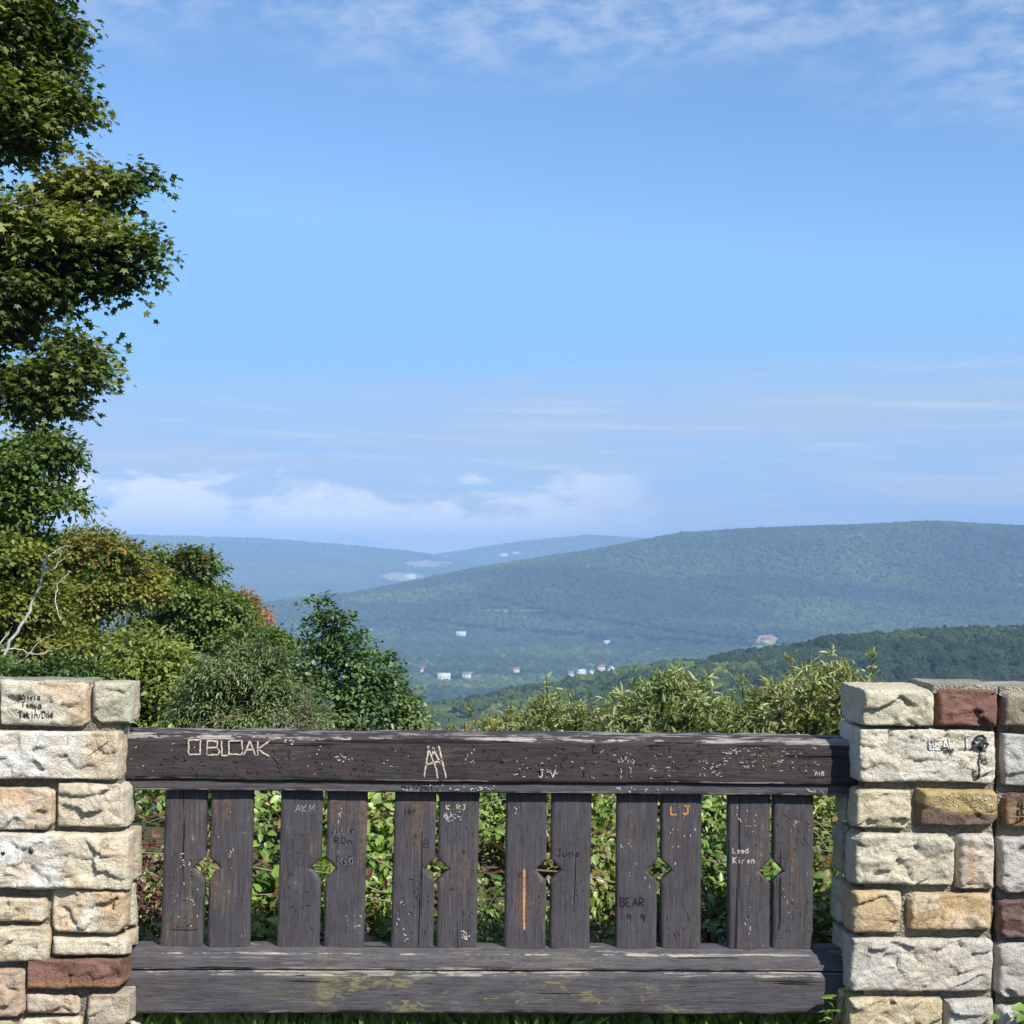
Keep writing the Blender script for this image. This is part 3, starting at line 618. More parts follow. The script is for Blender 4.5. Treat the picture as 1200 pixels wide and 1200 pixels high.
shrub('bare grey twiggy bush behind the pale drooping shrub', 9.8, prof([(775, 790), (800, 778), (822, 786), (838, 800)], 6), G_wil, nst=12, seed=7, bare=True, stem='bark', cat='bush', name='bare_bush')
shrub('small leaved green shrub right of the bare twigs', 7.8, prof([(845, 828), (868, 812), (890, 802), (915, 800), (930, 805)], 26), G_mid[1:] + [(.17, .18, .06)], 'lance', .07, nst=46, seed=8, spread=.5)
shrub('tallest shrub with yellow tinged drooping leaves beside the right stone pillar', 7.4, prof([(912, 800), (930, 778), (948, 768), (965, 774), (985, 772), (1005, 768), (1025, 785)], 30), G_olive[:2] + G_wil[2:], nst=58, seed=9, size=.085, droop=.8, spread=.5)

# leafy undergrowth on the bank behind the slats
def bank():
    def zb(x, y): return .10 + .56 * np.clip((y - 5.55) / 1.1, 0, 1) ** .85 - .75 * np.clip((y - 6.9) / 1.7, 0, 1) ** 1.2 + .10 * fbm(x * 1.6, y * 1.6, 0, 60, 3)
    n = 105000; x = rng.uniform(-2.6, 2.9, n); y = 5.5 + 3.1 * rng.random(n) ** 1.35; z = zb(x, y) * (1 - .3 * rng.random(n) ** 3) + rng.normal(size=n) * .035
    z = np.maximum(z, .03 - .3 * np.clip(y - 5.7, 0, 9)); P = np.stack([x, y, z], -1)
    dens = fbm(x * 4, y * 3, z * 5, 61, 3); k = (dens > -.16) | (rng.random(n) < .12); P = P[k]; n = len(P)
    # tufts share a direction, so leaves read as shoots
    g = np.stack([vn(P[:, 0] * 7, P[:, 2] * 7, P[:, 1] * 5, 70 + j) for j in range(3)], -1)
    A = g * 1.2 + np.array([0, -.5, -.1]) + rng.normal(size=(n, 3)) * .5; Nn = np.array([.1, -.55, .9]) + g[:, ::-1] * .5 + rng.normal(size=(n, 3)) * .45
    S = .038 * (.5 + .8 * rng.random(n)); bigl = fbm(P[:, 0] * 2, P[:, 1] * 2, P[:, 2] * 2, 66, 2); S *= 1 + .45 * np.clip(bigl * 2, -.6, 1)
    pal = [(.038, .072, .014), (.070, .120, .022), (.105, .155, .030), (.15, .185, .055)]; c = colors(pal, P, .3, 62)
    r = fbm(P[:, 0] * 1.8, P[:, 1] * 1.8, P[:, 2] * 2.4, 63, 3) + .22 * rng.normal(size=n); m = r > .46 + .22 * np.tanh(P[:, 0]) * .5; c = c * 1.12; c[m] = np.array([.15, .060, .035]) * (.5 + .8 * rng.random((m.sum(), 1)))
    m = (r < -.38); c[m] = np.array([.21, .17, .05]) * (.6 + .7 * rng.random((m.sum(), 1)))
    m = rng.random(n) < .02; c[m] = (.34, .33, .22)
    V, Fc, k = leaf_arrays(P, A, Nn, S, 'ovate'); V2, C2 = V, np.repeat(c, k, 0)
    st = MB()
    for i in range(420):
        x0 = rng.uniform(-2.5, 2.8); y0 = 5.6 + 1.5 * rng.random(); z0 = float(zb(x0, y0)) * rng.uniform(.3, 1.); w = np.linspace(0, 1, 7)[:, None]; d = np.array([rng.normal() * .25, -.06 + rng.normal() * .08, .08 + min(abs(rng.normal()) * .08, .16)])
        p = np.array([x0, y0, z0]) + d * w + np.array([rng.normal() * .05, -.02, .05]) * np.sin(w * 3.1); st.tube(p, np.linspace(.0038, .0015, 7), 4, (.16, .05, .04) if rng.random() < .6 else (.30, .26, .18))
    Vs = np.concatenate(st.V); Fs = np.concatenate(st.F[4]); Cs = np.concatenate(st.C)
    o = put('undergrowth', np.concatenate([V2, Vs]), [Fc, Fs + len(V2)], M['leaf_gloss'], col=np.concatenate([C2, Cs]), origin=(0, 6, 0)); meta(o, 'dense leafy undergrowth with reddish stems on the bank behind the fence', 'undergrowth', kind='stuff')
    # grass at the foot
    n = 16000; x = rng.uniform(-2.6, 3.0, n); y = rng.uniform(5.04, 5.75, n); P = np.stack([x, y, rng.random(n) * .09], -1); A = np.array([0, -.3, .8]) + rng.normal(size=(n, 3)) * .35; Nn = np.array([0, -1., .2]) + rng.normal(size=(n, 3)) * .5
    V, Fc, k = leaf_arrays(P, A, Nn, .03 + .06 * rng.random(n), 'lance'); c = colors([(.05, .085, .02), (.09, .13, .03), (.15, .18, .05)], P, .3, 64)
    o = put('grass', V, [Fc], M['leaf'], col=np.repeat(c, k, 0), origin=(0, 5.4, 0)); meta(o, 'short bright green grass and weeds under the bottom rail', 'grass', kind='stuff')
bank()

# ------------------------------------------------------------------ stonework
YF = 4.885     # front plane of the pillars
def rock(mb, x0, x1, z0, z1, yf, depth, c, stain, seed, rough=1.):
    res = .0052; nx = max(8, int((x1 - x0) / res)); nz = max(8, int((z1 - z0) / res)); nd = max(5, int(depth / .014))
    def axis(n): return np.concatenate([-1 - np.linspace(1, 0, nd, endpoint=False), np.linspace(-1, 1, n), 1 + np.linspace(0, 1, nd + 1)[1:]])
    U, W = np.meshgrid(axis(nx), axis(nz), indexing='ij'); r = np.random.default_rng(seed)
    hx, hz = (x1 - x0) / 2 - .0015, (z1 - z0) / 2 - .0025; cx, cz = (x0 + x1) / 2, (z0 + z1) / 2
    u, w = np.clip(U, -1, 1), np.clip(W, -1, 1); back = np.maximum(np.maximum(np.abs(U) - 1, np.abs(W) - 1), 0)
    X = cx + u * hx; Z = cz + w * hz; Yv = yf + back * depth; front = back <= 0
    # rounded arrises and irregular outline
    eu, ew = (1 - np.abs(u)) * hx, (1 - np.abs(w)) * hz; e = np.minimum(eu, ew); rr = .0042 * (1 + .6 * vn(X * 14, Z * 14, seed * 1., 3))
    recede = np.where(e < rr, rr - np.sqrt(np.maximum(rr ** 2 - (rr - e) ** 2, 0)), 0)
    pill = .003 * rough * ((np.abs(u) ** 4) + (np.abs(w) ** 3)) / 2
    # fractured facets: every voronoi cell is its own tilted plane
    k = max(5, int((x1 - x0) * (z1 - z0) * 420)); fx, fz = r.uniform(x0, x1, k), r.uniform(z0, z1, k); gx, gz, fh = r.normal(size=k) * .14, r.normal(size=k) * .19, r.normal(size=k) * .005
    wx = X + .022 * fbm(X * 16, Z * 16, seed * 3., 4, 4); wz = Z + .018 * fbm(X * 16, Z * 16, seed * 5., 8, 4)
    D = (wx[..., None] - fx) ** 2 + ((wz[..., None] - fz) * 1.5) ** 2; wt = np.exp(-D / .00028) + 1e-30; D2 = D - D.min(-1, keepdims=True); wt = np.exp(-D2 / .000022)
    pl = (fh + gx * (X[..., None] - fx) + gz * (Z[..., None] - fz)); fac = (wt * pl).sum(-1) / wt.sum(-1)
    n1 = fbm(X * 9, Z * 9, Yv * 9 + seed, 12, 5) * .0045 + .0028 * fbm(X * 38, Z * 45, Yv * 45 + seed, 19, 3)
    # flaky bedding: sharp little ledges, longer along the bed than across it
    led = fbm(X * 10 + seed, Z * 34, seed * 1., 33, 4); led = np.abs((led * 3.2) % 1. - .5) * 2; n1 = n1 + .0035 * led * (vn(X * 7, Z * 7, seed * 1., 36) > -.1) - .002 * np.abs(fbm(X * 24, Z * 24, seed * 2., 38, 4))
    fade = np.clip(e / .01, 0, 1)
    dy = recede + pill + rough * (np.clip(fac, -.014, .014) * (.35 + .65 * fade) + n1)
    Yv = Yv + np.where(front, dy, dy * np.exp(-back * 6))
    sx = .0055 * fbm(Z * 11, Yv * 8, seed * 1., 23, 3) + .002 * fbm(Z * 60, Yv * 60, seed * 1., 27, 2); sz = .005 * fbm(X * 9, Yv * 8, seed * 1., 25, 3) + .0018 * fbm(X * 60, Yv * 60, seed * 1., 29, 2)
    bul = np.where(back > 0, .010 * rough * np.sin(np.clip(back, 0, 1) * 3.1) + .008 * rough * fbm(X * 8 + Yv * 14, Z * 14, seed * 2., 31, 4) * np.clip(back * 8, 0, 1), 0)
    big = np.abs(U) >= np.abs(W)
    cs = (r.random(4) ** 2 * .022) # cut corners, each different
    cut = lambda a, b, q_: np.maximum(0, q_ - (a + b))
    for j, (sa, sb) in enumerate(((-1, -1), (1, -1), (1, 1), (-1, 1))):
        dd = cut((1 - sa * u) * hx, (1 - sb * w) * hz, cs[j]) * .5; X = X - sa * dd; Z = Z - sb * dd
    X = X + sx * 1. + np.where(np.abs(U) > 1, np.sign(U) * bul, 0); Z = Z + sz + np.where((np.abs(W) > 1), np.sign(W) * bul * .4, 0)
    V = np.stack([X, Yv, Z], -1).reshape(-1, 3); edge = (np.clip(1 - (w + 1) * hz / .02, 0, 1) * .6 + np.clip(1 - e / .012, 0, 1) * .15).ravel()
    a, b = U.shape; Fq = grid_faces(a, b)
    mb['V'].append(V); mb['F'].append(Fq + mb['n']); mb['n'] += len(V); 
    if callable(c): cc_ = c((V[:, 0] - x0) / (x1 - x0), (V[:, 2] - z0) / (z1 - z0), V)
    else: cc_ = np.broadcast_to(np.array(c), (len(V), 3))
    lum = cc_.mean(1, keepdims=True); pale = np.clip((lum - .25) / .15, 0, 1) * .26; cc_ = cc_ * (1 - pale) + np.array([.63, .60, .53]) * pale
    mb['C'].append(np.minimum(cc_ * 1.18, .84)); mb['stain'].append(np.full(len(V), stain)); mb['seed'].append(np.full(len(V), seed % 37 / 7.)); mb['edge'].append(edge)
def newrock(): return dict(V=[], F=[], n=0, C=[], stain=[], seed=[], edge=[])
def endrock(mb, name, parent):
    V = np.concatenate(mb['V']); return put(name, V, [np.concatenate(mb['F'])], M['stone'], parent, smooth=True, col=np.concatenate(mb['C']), attrs=dict(stain=np.concatenate(mb['stain']), seed=np.concatenate(mb['seed']), edge=np.concatenate(mb['edge'])))
def bumpy_box(x0, x1, y0, y1, z0, z1, amp, seed, res=.012, crumble=0.):
    "closed rough block: six subdivided faces pushed about by noise"
    Vs, Fs, n = [], [], 0
    def face(o, a, b):
        nonlocal n
        na = max(2, int(np.linalg.norm(a) / res)); nb = max(2, int(np.linalg.norm(b) / res)); u, v = np.meshgrid(np.linspace(0, 1, na), np.linspace(0, 1, nb), indexing='ij')
        P = np.array(o) + u[..., None] * np.array(a) + v[..., None] * np.array(b); Vs.append(P.reshape(-1, 3)); Fs.append(grid_faces(na, nb) + n); n += na * nb
    X, Yy, Z = x1 - x0, y1 - y0, z1 - z0
    face((x0, y0, z0), (X, 0, 0), (0, 0, Z)); face((x0, y1, z0), (0, 0, Z), (X, 0, 0)); face((x0, y0, z0), (0, 0, Z), (0, Yy, 0)); face((x1, y0, z0), (0, Yy, 0), (0, 0, Z)); face((x0, y0, z1), (X, 0, 0), (0, Yy, 0)); face((x0, y0, z0), (0, Yy, 0), (X, 0, 0))
    V = np.concatenate(Vs); N = np.stack([fbm(V[:, 0] * 12, V[:, 1] * 12, V[:, 2] * 12, seed + 7 * j, 4) for j in range(3)], -1); N2 = np.stack([fbm(V[:, 0] * 50, V[:, 1] * 50, V[:, 2] * 50, seed + 9 * j, 3) for j in range(3)], -1)
    return V + N * amp + N2 * amp * .4, [np.concatenate(Fs)]
WHT = (.68, .64, .56); CRM = (.60, .52, .36); YEL = (.54, .46, .28); PNK = (.56, .43, .33); ORG = (.56, .41, .24); MAR = (.20, .105, .085); BRN = (.17, .115, .085); GRY = (.46, .43, .385); TAN = (.44, .37, .27); OCH = (.42, .30, .12)
def two(ca, cb, f, soft=.12):
    "natural two-coloured stone: cb where f(u, v) > 0"
    def g(u, v, V):
        m = np.clip(.5 + (f(u, v) + .09 * fbm(V[:, 0] * 14, V[:, 2] * 14, 0, 77, 4)) / soft, 0, 1)[:, None]
        return np.array(ca) * (1 - m) + np.array(cb) * m
    return g
# (x0, y0, x1, y1) in photograph pixels on the front plane, colour, iron staining, depth of the return along the side
LEFT = [
 (0, 799, 101, 851, two((.62, .56, .42), (.58, .42, .28), lambda u, v: u - .62 - .25 * (v < .9) * (.9 - v)), .35), (109, 801, 148, 848, (.50, .46, .32), .1),
 (-40, 857, 137, 914, two((.70, .67, .60), (.62, .50, .33), lambda u, v: u - .74), .35), (-60, 923, 60, 973, two((.64, .60, .52), (.60, .44, .29), lambda u, v: v - .35 - .1 * u), .6), (66, 919, 143, 971, (.63, .56, .42), .3),
 (-35, 977, 149, 1042, two((.70, .67, .61), (.64, .55, .38), lambda u, v: u - .62 + .1 * v), .5), (-40, 1054, 51, 1082, CRM, .4), (61, 1044, 145, 1095, two((.64, .58, .46), (.60, .44, .26), lambda u, v: np.abs(u - .55) - .12 + .3 * (v - .5)), .6), (-45, 1087, 53, 1128, (.56, .48, .33), .3), (61, 1100, 147, 1120, CRM, .3),
 (31, 1124, 143, 1159, two((.21, .115, .09), (.30, .16, .09), lambda u, v: .28 - v), .0), (-30, 1136, 26, 1192, (.42, .31, .24), .3), (30, 1167, 87, 1189, PNK, .4), (102, 1166, 151, 1206, TAN, .4), (19, 1195, 92, 1225, CRM, .3), (-60, 1197, 12, 1232, TAN, .4), (99, 1212, 152, 1245, CRM, .2),
 (-120, 800, -8, 850, CRM, .4), (-190, 856, -48, 914, WHT, .5), (-150, 922, -67, 972, YEL, .5), (-160, 978, -42, 1042, CRM, .5), (-140, 1053, -47, 1083, GRY, .3), (-130, 1089, -52, 1128, CRM, .4), (-120, 1136, -37, 1192, PNK, .4), (-210, 800, -128, 850, PNK, .4), (-230, 922, -158, 972, WHT, .4), (-240, 978, -168, 1042, ORG, .4), (-240, 1053, -148, 1128, CRM, .4), (-240, 1136, -128, 1240, WHT, .4)]
RIGHT = [
 (1011, 807, 1094, 851, (.54, .48, .33), .15), (1102, 808, 1169, 852, MAR, .1), (1009, 855, 1168, 918, (.62, .57, .46), .25), (1006, 926, 1069, 971, YEL, .2), (1079, 926, 1167, 968, two((.42, .31, .13), (.17, .12, .095), lambda u, v: np.maximum(.66 - .55 * u, .34) - v, .03), .1),
 (1004, 978, 1119, 1038, (.56, .50, .37), .15), (1126, 978, 1166, 1042, two((.56, .50, .44), (.52, .33, .22), lambda u, v: .08 - np.abs(u - .3)), .4), (1001, 1044, 1057, 1094, ORG, .7), (1069, 1048, 1162, 1090, ORG, .8), (1000, 1101, 1164, 1163, (.50, .46, .385), .2), (995, 1170, 1104, 1236, YEL, .5), (1113, 1174, 1164, 1240, GRY, .2)]
WALLR = [
 (1179, 813, 1262, 852, (.30, .26, .21), .2), (1179, 861, 1290, 922, (.42, .40, .36), .1), (1178, 930, 1250, 970, BRN, .5), (1176, 984, 1275, 1048, (.42, .40, .37), .1), (1174, 1057, 1240, 1100, (.17, .11, .095), .3), (1172, 1106, 1270, 1170, (.40, .37, .33), .1), (1173, 1180, 1250, 1236, GRY, .2),
 (1272, 813, 1350, 852, CRM, .3), (1300, 861, 1370, 922, TAN, .2), (1260, 930, 1350, 972, CRM, .5), (1286, 984, 1380, 1048, ORG, .4), (1250, 1057, 1350, 1100, WHT, .1), (1280, 1106, 1370, 1170, CRM, .1), (1260, 1180, 1360, 1236, GRY, .2)]
BVH = {}
def masonry(name, label, stones, pxl, pxr, side, seed, top, cap, depth=.27):
    base = at((pxl + pxr) / 2, 1240, YF); t = thing(name, label, 'pillar' if 'pillar' in name else 'wall', (base.x, YF + depth / 2, 0)); mb = newrock(); r = np.random.default_rng(seed)
    for i, (a, b, c, d, colr, stn) in enumerate(stones):
        pm = at((a + c) / 2, (b + d) / 2, YF); x0 = at(a, (b + d) / 2, YF).x; x1 = at(c, (b + d) / 2, YF).x; z1 = at((a + c) / 2, b, YF).z; z0 = at((a + c) / 2, d, YF).z
        corner = (side > 0 and c > pxr - 25) or (side < 0 and a < pxl + 30); dp = .10
        if corner:
            dp = depth if i % 2 == 0 else depth * .5
            if i % 2: # a second stone completes the return
                w2 = r.uniform(.10, .16); cc = [CRM, TAN, PNK, (.50, .46, .32)][i % 4]
                if side > 0: rock(mb, x1 - w2, x1 + r.uniform(-.004, .012), z0 - .004, z1 - .006, YF + dp + .016, depth - dp - .016, cc, .3, seed * 31 + 500 + i)
                else: rock(mb, x0 + r.uniform(-.012, .004), x0 + w2, z0 - .004, z1 - .006, YF + dp + .016, depth - dp - .016, cc, .3, seed * 31 + 500 + i)
        rock(mb, x0, x1, z0, z1, YF + r.uniform(-.008, .008), dp, colr, stn, seed * 31 + i)
    so = endrock(mb, 'stonework', t); BVH[t.name] = BVHTree.FromPolygons([tuple(v.co + Vector(wloc(so))) for v in so.data.vertices], [tuple(p.vertices) for p in so.data.polygons])
    xl, xr = at(pxl, 1000, YF).x, at(pxr, 1000, YF).x; ins = .038
    xa = xl + (ins if side < 0 else 0); xb_ = xr - (ins if side > 0 else 0)
    zt = at((pxl + pxr) / 2, top, YF).z
    V, Fq = bumpy_box(xa, xb_, YF + .038, YF + depth - .02, -.05, zt - .035, .007, seed); put('mortar', V, Fq, M['mortar'], t, smooth=True)
    # slab of rough mortar laid over the top course
    for j, (ca, cb, ct, cbm, dy0) in enumerate(cap):
        pa, pb = at(ca, ct, YF), at(cb, ct, YF); zb_ = at((ca + cb) / 2, cbm, YF).z
        V, Fq = bumpy_box(pa.x, pb.x, YF + dy0, YF + depth - .01, zb_ - .012, (pa.z + pb.z) / 2, .005, seed + 40 + j, .010)
        put('coping', V, Fq, M['coping'], t, smooth=True, col=np.broadcast_to(np.array((.42, .38, .30)), (len(V), 3)))
    return t
wl = masonry('stone_wall', 'rough pale sandstone wall at the left end of the wooden fence', LEFT, -240, 150, 1, 1, 800, [(-240, 104, 797.5, 801, .022)], .20)
wp = masonry('stone_pillar', 'square sandstone pillar at the right end of the wooden fence', RIGHT, 1003, 1168, -1, 2, 806, [(1096, 1172, 803, 808.5, .020)])
wr = masonry('stone_wall', 'darker stone wall cut by the right edge beyond the deep joint', WALLR, 1174, 1375, 0, 3, 812, [(1174, 1375, 807, 813, .018)])

# ------------------------------------------------------------------ fence
fx0, fx1 = at(142, 900, 5).x - .01, at(1004, 900, 5).x + .01
fence = thing('wooden_fence', 'dark weathered timber railing of paired slats between two stone piers', 'fence', ((fx0 + fx1) / 2, 5.06, 0))
def zr(py, px=560): return at(px, py, 5.).z
def sweep(name, prof_, x0, x1, mat, parent, seed, wear, lich=None, chip=.004, axis=0, res=.009, topw=0.):
    "prof_: closed profile (y, z) counter clockwise seen from +x; wear 0..1 per profile point"
    P = []; Wr = []
    n = len(prof_)
    for i in range(n):
        a, b = np.array(prof_[i]), np.array(prof_[(i + 1) % n]); L = np.linalg.norm(b - a); k = max(1, int(L / .006))
        for j in range(k): f = j / k; P.append(a + (b - a) * f); Wr.append((1 - f) * wear[i] * (1 if f < .0001 else np.exp(-f * L / .006)) + wear[(i + 1) % n] * np.exp(-(1 - f) * L / .006))
    P = np.array(P); Wr = np.array(Wr); m = len(P); c = P.mean(0); xs = np.linspace(x0, x1, int((x1 - x0) / res))
    X = np.repeat(xs[:, None], m, 1); Yy = np.repeat(P[None, :, 0], len(xs), 0); Z = np.repeat(P[None, :, 1], len(xs), 0)
    Wr = np.where(P[:, 1] > P[:, 1].max() - .014, np.maximum(Wr, topw), Wr)
    w = np.repeat(Wr[None], len(xs), 0); ch = np.clip(fbm(X * 9, Yy * 30, Z * 30, seed, 4) + .1, 0, 1) * chip * np.clip(w, 0, 1) * 2.2
    dy, dz = c[0] - Yy, c[1] - Z; L = np.hypot(dy, dz) + 1e-6; wob = .0016 * fbm(X * 2.2, seed * 1., 0, seed, 3) + .0006 * fbm(X * 8, Yy * 60, Z * 60, seed + 3, 3)
    Yy = Yy + dy / L * ch + wob; Z = Z + dz / L * ch + .0016 * fbm(X * 2., seed * 2., 0, seed + 9, 3)
    V = np.stack([X, Yy, Z], -1).reshape(-1, 3); i = np.arange(len(xs) - 1)[:, None] * m; j = np.arange(m)[None]; k = (j + 1) % m
    Fq = np.stack([i + j, i + k, i + m + k, i + m + j], -1).reshape(-1, 4)
    o = put(name, V, [Fq, np.arange(m)[None, ::-1].copy(), (np.arange(m) + (len(xs) - 1) * m)[None]], mat, parent, attrs=dict(wear=w.ravel(), lichen=np.ones(len(V)) if lich is None else lich(V)))
    return o
yA = 5.0; zt, zf, zb = zr(865.5) + .008, zr(865.5), zr(917)
top = sweep('top_rail', [(yA, zb + .005), (yA + .004, zb), (yA + .17, zb), (yA + .17, zt - .004), (yA + .165, zt), (yA + .018, zt - .002), (yA + .006, zf + .0), (yA, zf - .008)], fx0, fx1, M['rail'], fence, 5, [.75, .3, 0, .2, .3, .9, 1.15, .8], chip=.006, topw=.72)
z2, z3 = zr(918), zr(930)
sub = sweep('lower_moulding', [(yA + .012, z3 + .004), (yA + .016, z3), (yA + .14, z3), (yA + .14, z2 + .002), (yA + .012, z2 + .002)], fx0, fx1, M['slat'] if False else M['low'], fence, 6, [.9, .4, 0, 0, .2], lich=lambda V: np.zeros(len(V)), chip=.003)
# bottom rail: a sloped cap over a deep board
zc, zc2, zd, ze = zr(1116), zr(1121.5), zr(1138), zr(1188.5)
bl = lambda V: np.clip(.5 + .9 * np.sin(V[:, 0] * 2.3 + 1.1) * .6 + .5 * (V[:, 0] > -.35) - .3, 0, 1)
capb = sweep('bottom_rail_cap', [(yA + .002, zd + .004), (yA + .008, zd), (yA + .105, zd), (yA + .105, zc + .006), (yA + .05, zc + .006), (yA + .020, zc2 + .004), (yA + .012, zc2 - .008)], fx0 + .012, fx1, M['low'], fence, 7, [.9, .4, 0, .1, .5, 1., .55], lich=lambda V: .35 * bl(V), chip=.005, topw=.45)
low = sweep('bottom_rail', [(yA - .004, ze + .006), (yA + .002, ze), (yA + .11, ze), (yA + .11, zd - .002), (yA + .004, zd - .002), (yA - .004, zd - .012)], fx0 + .015, fx1, M['low'], fence, 8, [.7, .4, 0, 0, 1., .9], lich=bl, chip=.006)
XT = [(193.6,242.6),(247.5,296.8),(329.7,378),(384,430.7),(462.7,511.7),(514.3,561.7),(593.3,640.7),(646.7,693.3),(723.3,770.7),(775,822),(853.5,902.5),(906.7,953)]
XB = [(188,237),(242.6,292),(324,374),(379,426),(457.7,507.3),(511.7,558.3),(591,639.3),(644,690.7),(721.7,769.3),(775,821),(854,902),(906,953)]
SLATS = []
yS = yA + .045; zmid = at(560, 1019.5, yS).z
for i in range(12):
    zs1, zs0 = z3 + .03, zc + .006
    a0, a1 = [(at(XT[i][j], 940, yS).x) for j in (0, 1)]; b0, b1 = [(at(XB[i][j], 1110, yS).x) for j in (0, 1)]
    L0, L1 = (a0 * .4 + b0 * .6), (a1 * .4 + b1 * .6)           # timber slats are straight: use a nearly vertical edge
    zz = np.unique(np.concatenate([np.linspace(zs0 - .01, zs1, 56), [zmid, zmid - .036, zmid + .036]])); n = len(zz)
    tt = (zz - zs0) / (zs1 - zs0); xl = b0 + (a0 - b0) * tt; xr = b1 + (a1 - b1) * tt
    nt = np.clip(1 - np.abs(zz - zmid) / .036, 0, 1) * .036
    if i % 2 == 0: xr = xr - nt
    else: xl = xl + nt
    s = 20 + i; xl = xl + .0012 * fbm(zz * 12, s * 1., 0, s, 4); xr = xr + .0012 * fbm(zz * 12, s * 2., 0, s + 1, 4)
    th = .038; m = 14; u = np.linspace(0, 1, m); Xf = xl[:, None] + (xr - xl)[:, None] * u; ed = np.minimum(Xf - xl[:, None], xr[:, None] - Xf)
    Yf = yS + np.where(ed < .004, .003 * (1 - ed / .004), 0) + .0008 * fbm(Xf * 40, zz[:, None] * 4, 0, s, 3); Zf = np.repeat(zz[:, None], m, 1)
    Vf = np.stack([Xf, Yf, Zf], -1); Vb = np.stack([Xf, np.full_like(Xf, yS + th), Zf], -1); V = np.concatenate([Vf.reshape(-1, 3), Vb.reshape(-1, 3)]); g = grid_faces(n, m); N = n * m
    idx = np.arange(N).reshape(n, m); q4 = lambda a, b: np.stack([a[:-1], a[1:], b[1:], b[:-1]], -1)
    Fs = [g[:, ::-1], g + N, q4(idx[:, 0], idx[:, 0] + N), q4(idx[:, -1] + N, idx[:, -1]), q4(idx[0] + N, idx[0]), q4(idx[-1], idx[-1] + N)]
    wear = np.clip(1 - ed / .004, 0, 1) * .55; wear = np.concatenate([wear.ravel(), wear.ravel()])
    SLATS.append(put('slat', V, [np.concatenate(Fs)], M['slat'], fence, attrs=dict(wear=wear)))

# ------------------------------------------------------------------ writing: carved, scratched and inked strokes
G = {'A': [[(0,0),(.5,1),(1,0)],[(.2,.38),(.8,.38)]], 'B': [[(0,0),(0,1),(.8,.95),(.75,.55),(0,.52)],[(.75,.52),(.95,.25),(.8,0),(0,0)]], 'C': [[(1,.9),(.3,1),(0,.5),(.3,0),(1,.1)]], 'D': [[(0,0),(0,1),(.7,.9),(1,.5),(.7,.08),(0,0)]],
 'E': [[(.9,1),(0,1),(0,0),(.9,0)],[(0,.5),(.7,.5)]], 'G': [[(1,.85),(.5,1),(0,.55),(.2,.05),(.9,.05),(.95,.45),(.5,.45)]], 'H': [[(0,0),(0,1)],[(1,0),(1,1)],[(0,.5),(1,.5)]], 'I': [[(.5,0),(.5,1)]], 'J': [[(.3,1),(1,1)],[(.7,1),(.7,.2),(.4,0),(0,.2)]],
 'K': [[(0,0),(0,1)],[(.9,1),(0,.45),(.9,0)]], 'L': [[(0,1),(0,0),(.8,0)]], 'M': [[(0,0),(.1,1),(.5,.3),(.9,1),(1,0)]], 'N': [[(0,0),(0,1),(1,0),(1,1)]], 'O': [[(.5,1),(.05,.7),(.05,.3),(.5,0),(.95,.3),(.95,.7),(.5,1)]], 'P': [[(0,0),(0,1),(.85,.9),(.85,.55),(0,.5)]],
 'R': [[(0,0),(0,1),(.85,.9),(.8,.55),(0,.5),(.95,0)]], 'T': [[(0,1),(1,1)],[(.5,1),(.5,0)]], 'U': [[(0,1),(.05,.2),(.5,0),(.95,.2),(1,1)]], 'V': [[(0,1),(.5,0),(1,1)]], 'Y': [[(0,1),(.5,.5),(1,1)],[(.5,.5),(.5,0)]], '1': [[(.5,0),(.5,1)]], '9': [[(.9,.7),(.5,1),(.1,.75),(.5,.5),(.9,.7),(.8,0)]],
 '.': [[(.4,0),(.55,.08)]], '+': [[(.1,.5),(.9,.5)],[(.5,.1),(.5,.9)]], '/': [[(0,-.1),(.8,1)]], 'Q': [[(0,0),(0,1),(1,1),(1,0),(0,0)],[(.45,.45),(.55,.5)]], '#': [[(0,1),(0,0),(1,0),(1,1),(0,1)]],
 'a': [[(.8,.55),(.3,.6),(.1,.25),(.4,0),(.8,.3)],[(.8,.55),(.85,0)]], 'd': [[(.8,.55),(.3,.6),(.1,.25),(.4,0),(.8,.2)],[(.8,1),(.85,0)]], 'e': [[(.1,.3),(.85,.35),(.5,.62),(.1,.3),(.4,0),(.85,.1)]], 'h': [[(.1,1),(.1,0)],[(.1,.4),(.5,.6),(.8,.4),(.8,0)]], 'i': [[(.5,.6),(.5,0)],[(.5,.8),(.52,.86)]],
 'k': [[(.1,1),(.1,0)],[(.7,.6),(.1,.3),(.75,0)]], 'l': [[(.5,1),(.5,0)]], 'n': [[(.1,.6),(.1,0)],[(.1,.4),(.5,.6),(.8,.4),(.85,0)]], 'o': [[(.5,.6),(.1,.3),(.5,0),(.85,.3),(.5,.6)]], 'r': [[(.1,.6),(.1,0)],[(.1,.4),(.7,.6)]], 't': [[(.5,.9),(.5,0)],[(.2,.6),(.85,.6)]], 'v': [[(.1,.6),(.45,0),(.85,.6)]], 'y': [[(.1,.6),(.45,.1)],[(.85,.6),(.3,-.35)]], 'u': [[(.1,.6),(.15,.1),(.5,0),(.8,.2),(.85,.6)]]}
def surf(px, py, Y, bvh):
    p = at(px, py, Y)
    if bvh is not None:
        h = bvh.ray_cast(Vector((p.x, Y - .3, p.z)), Vector((0, 1, 0)))
        if h[0] is not None and h[0].y < Y + .06: p = Vector((p.x, h[0].y, p.z))
    return p
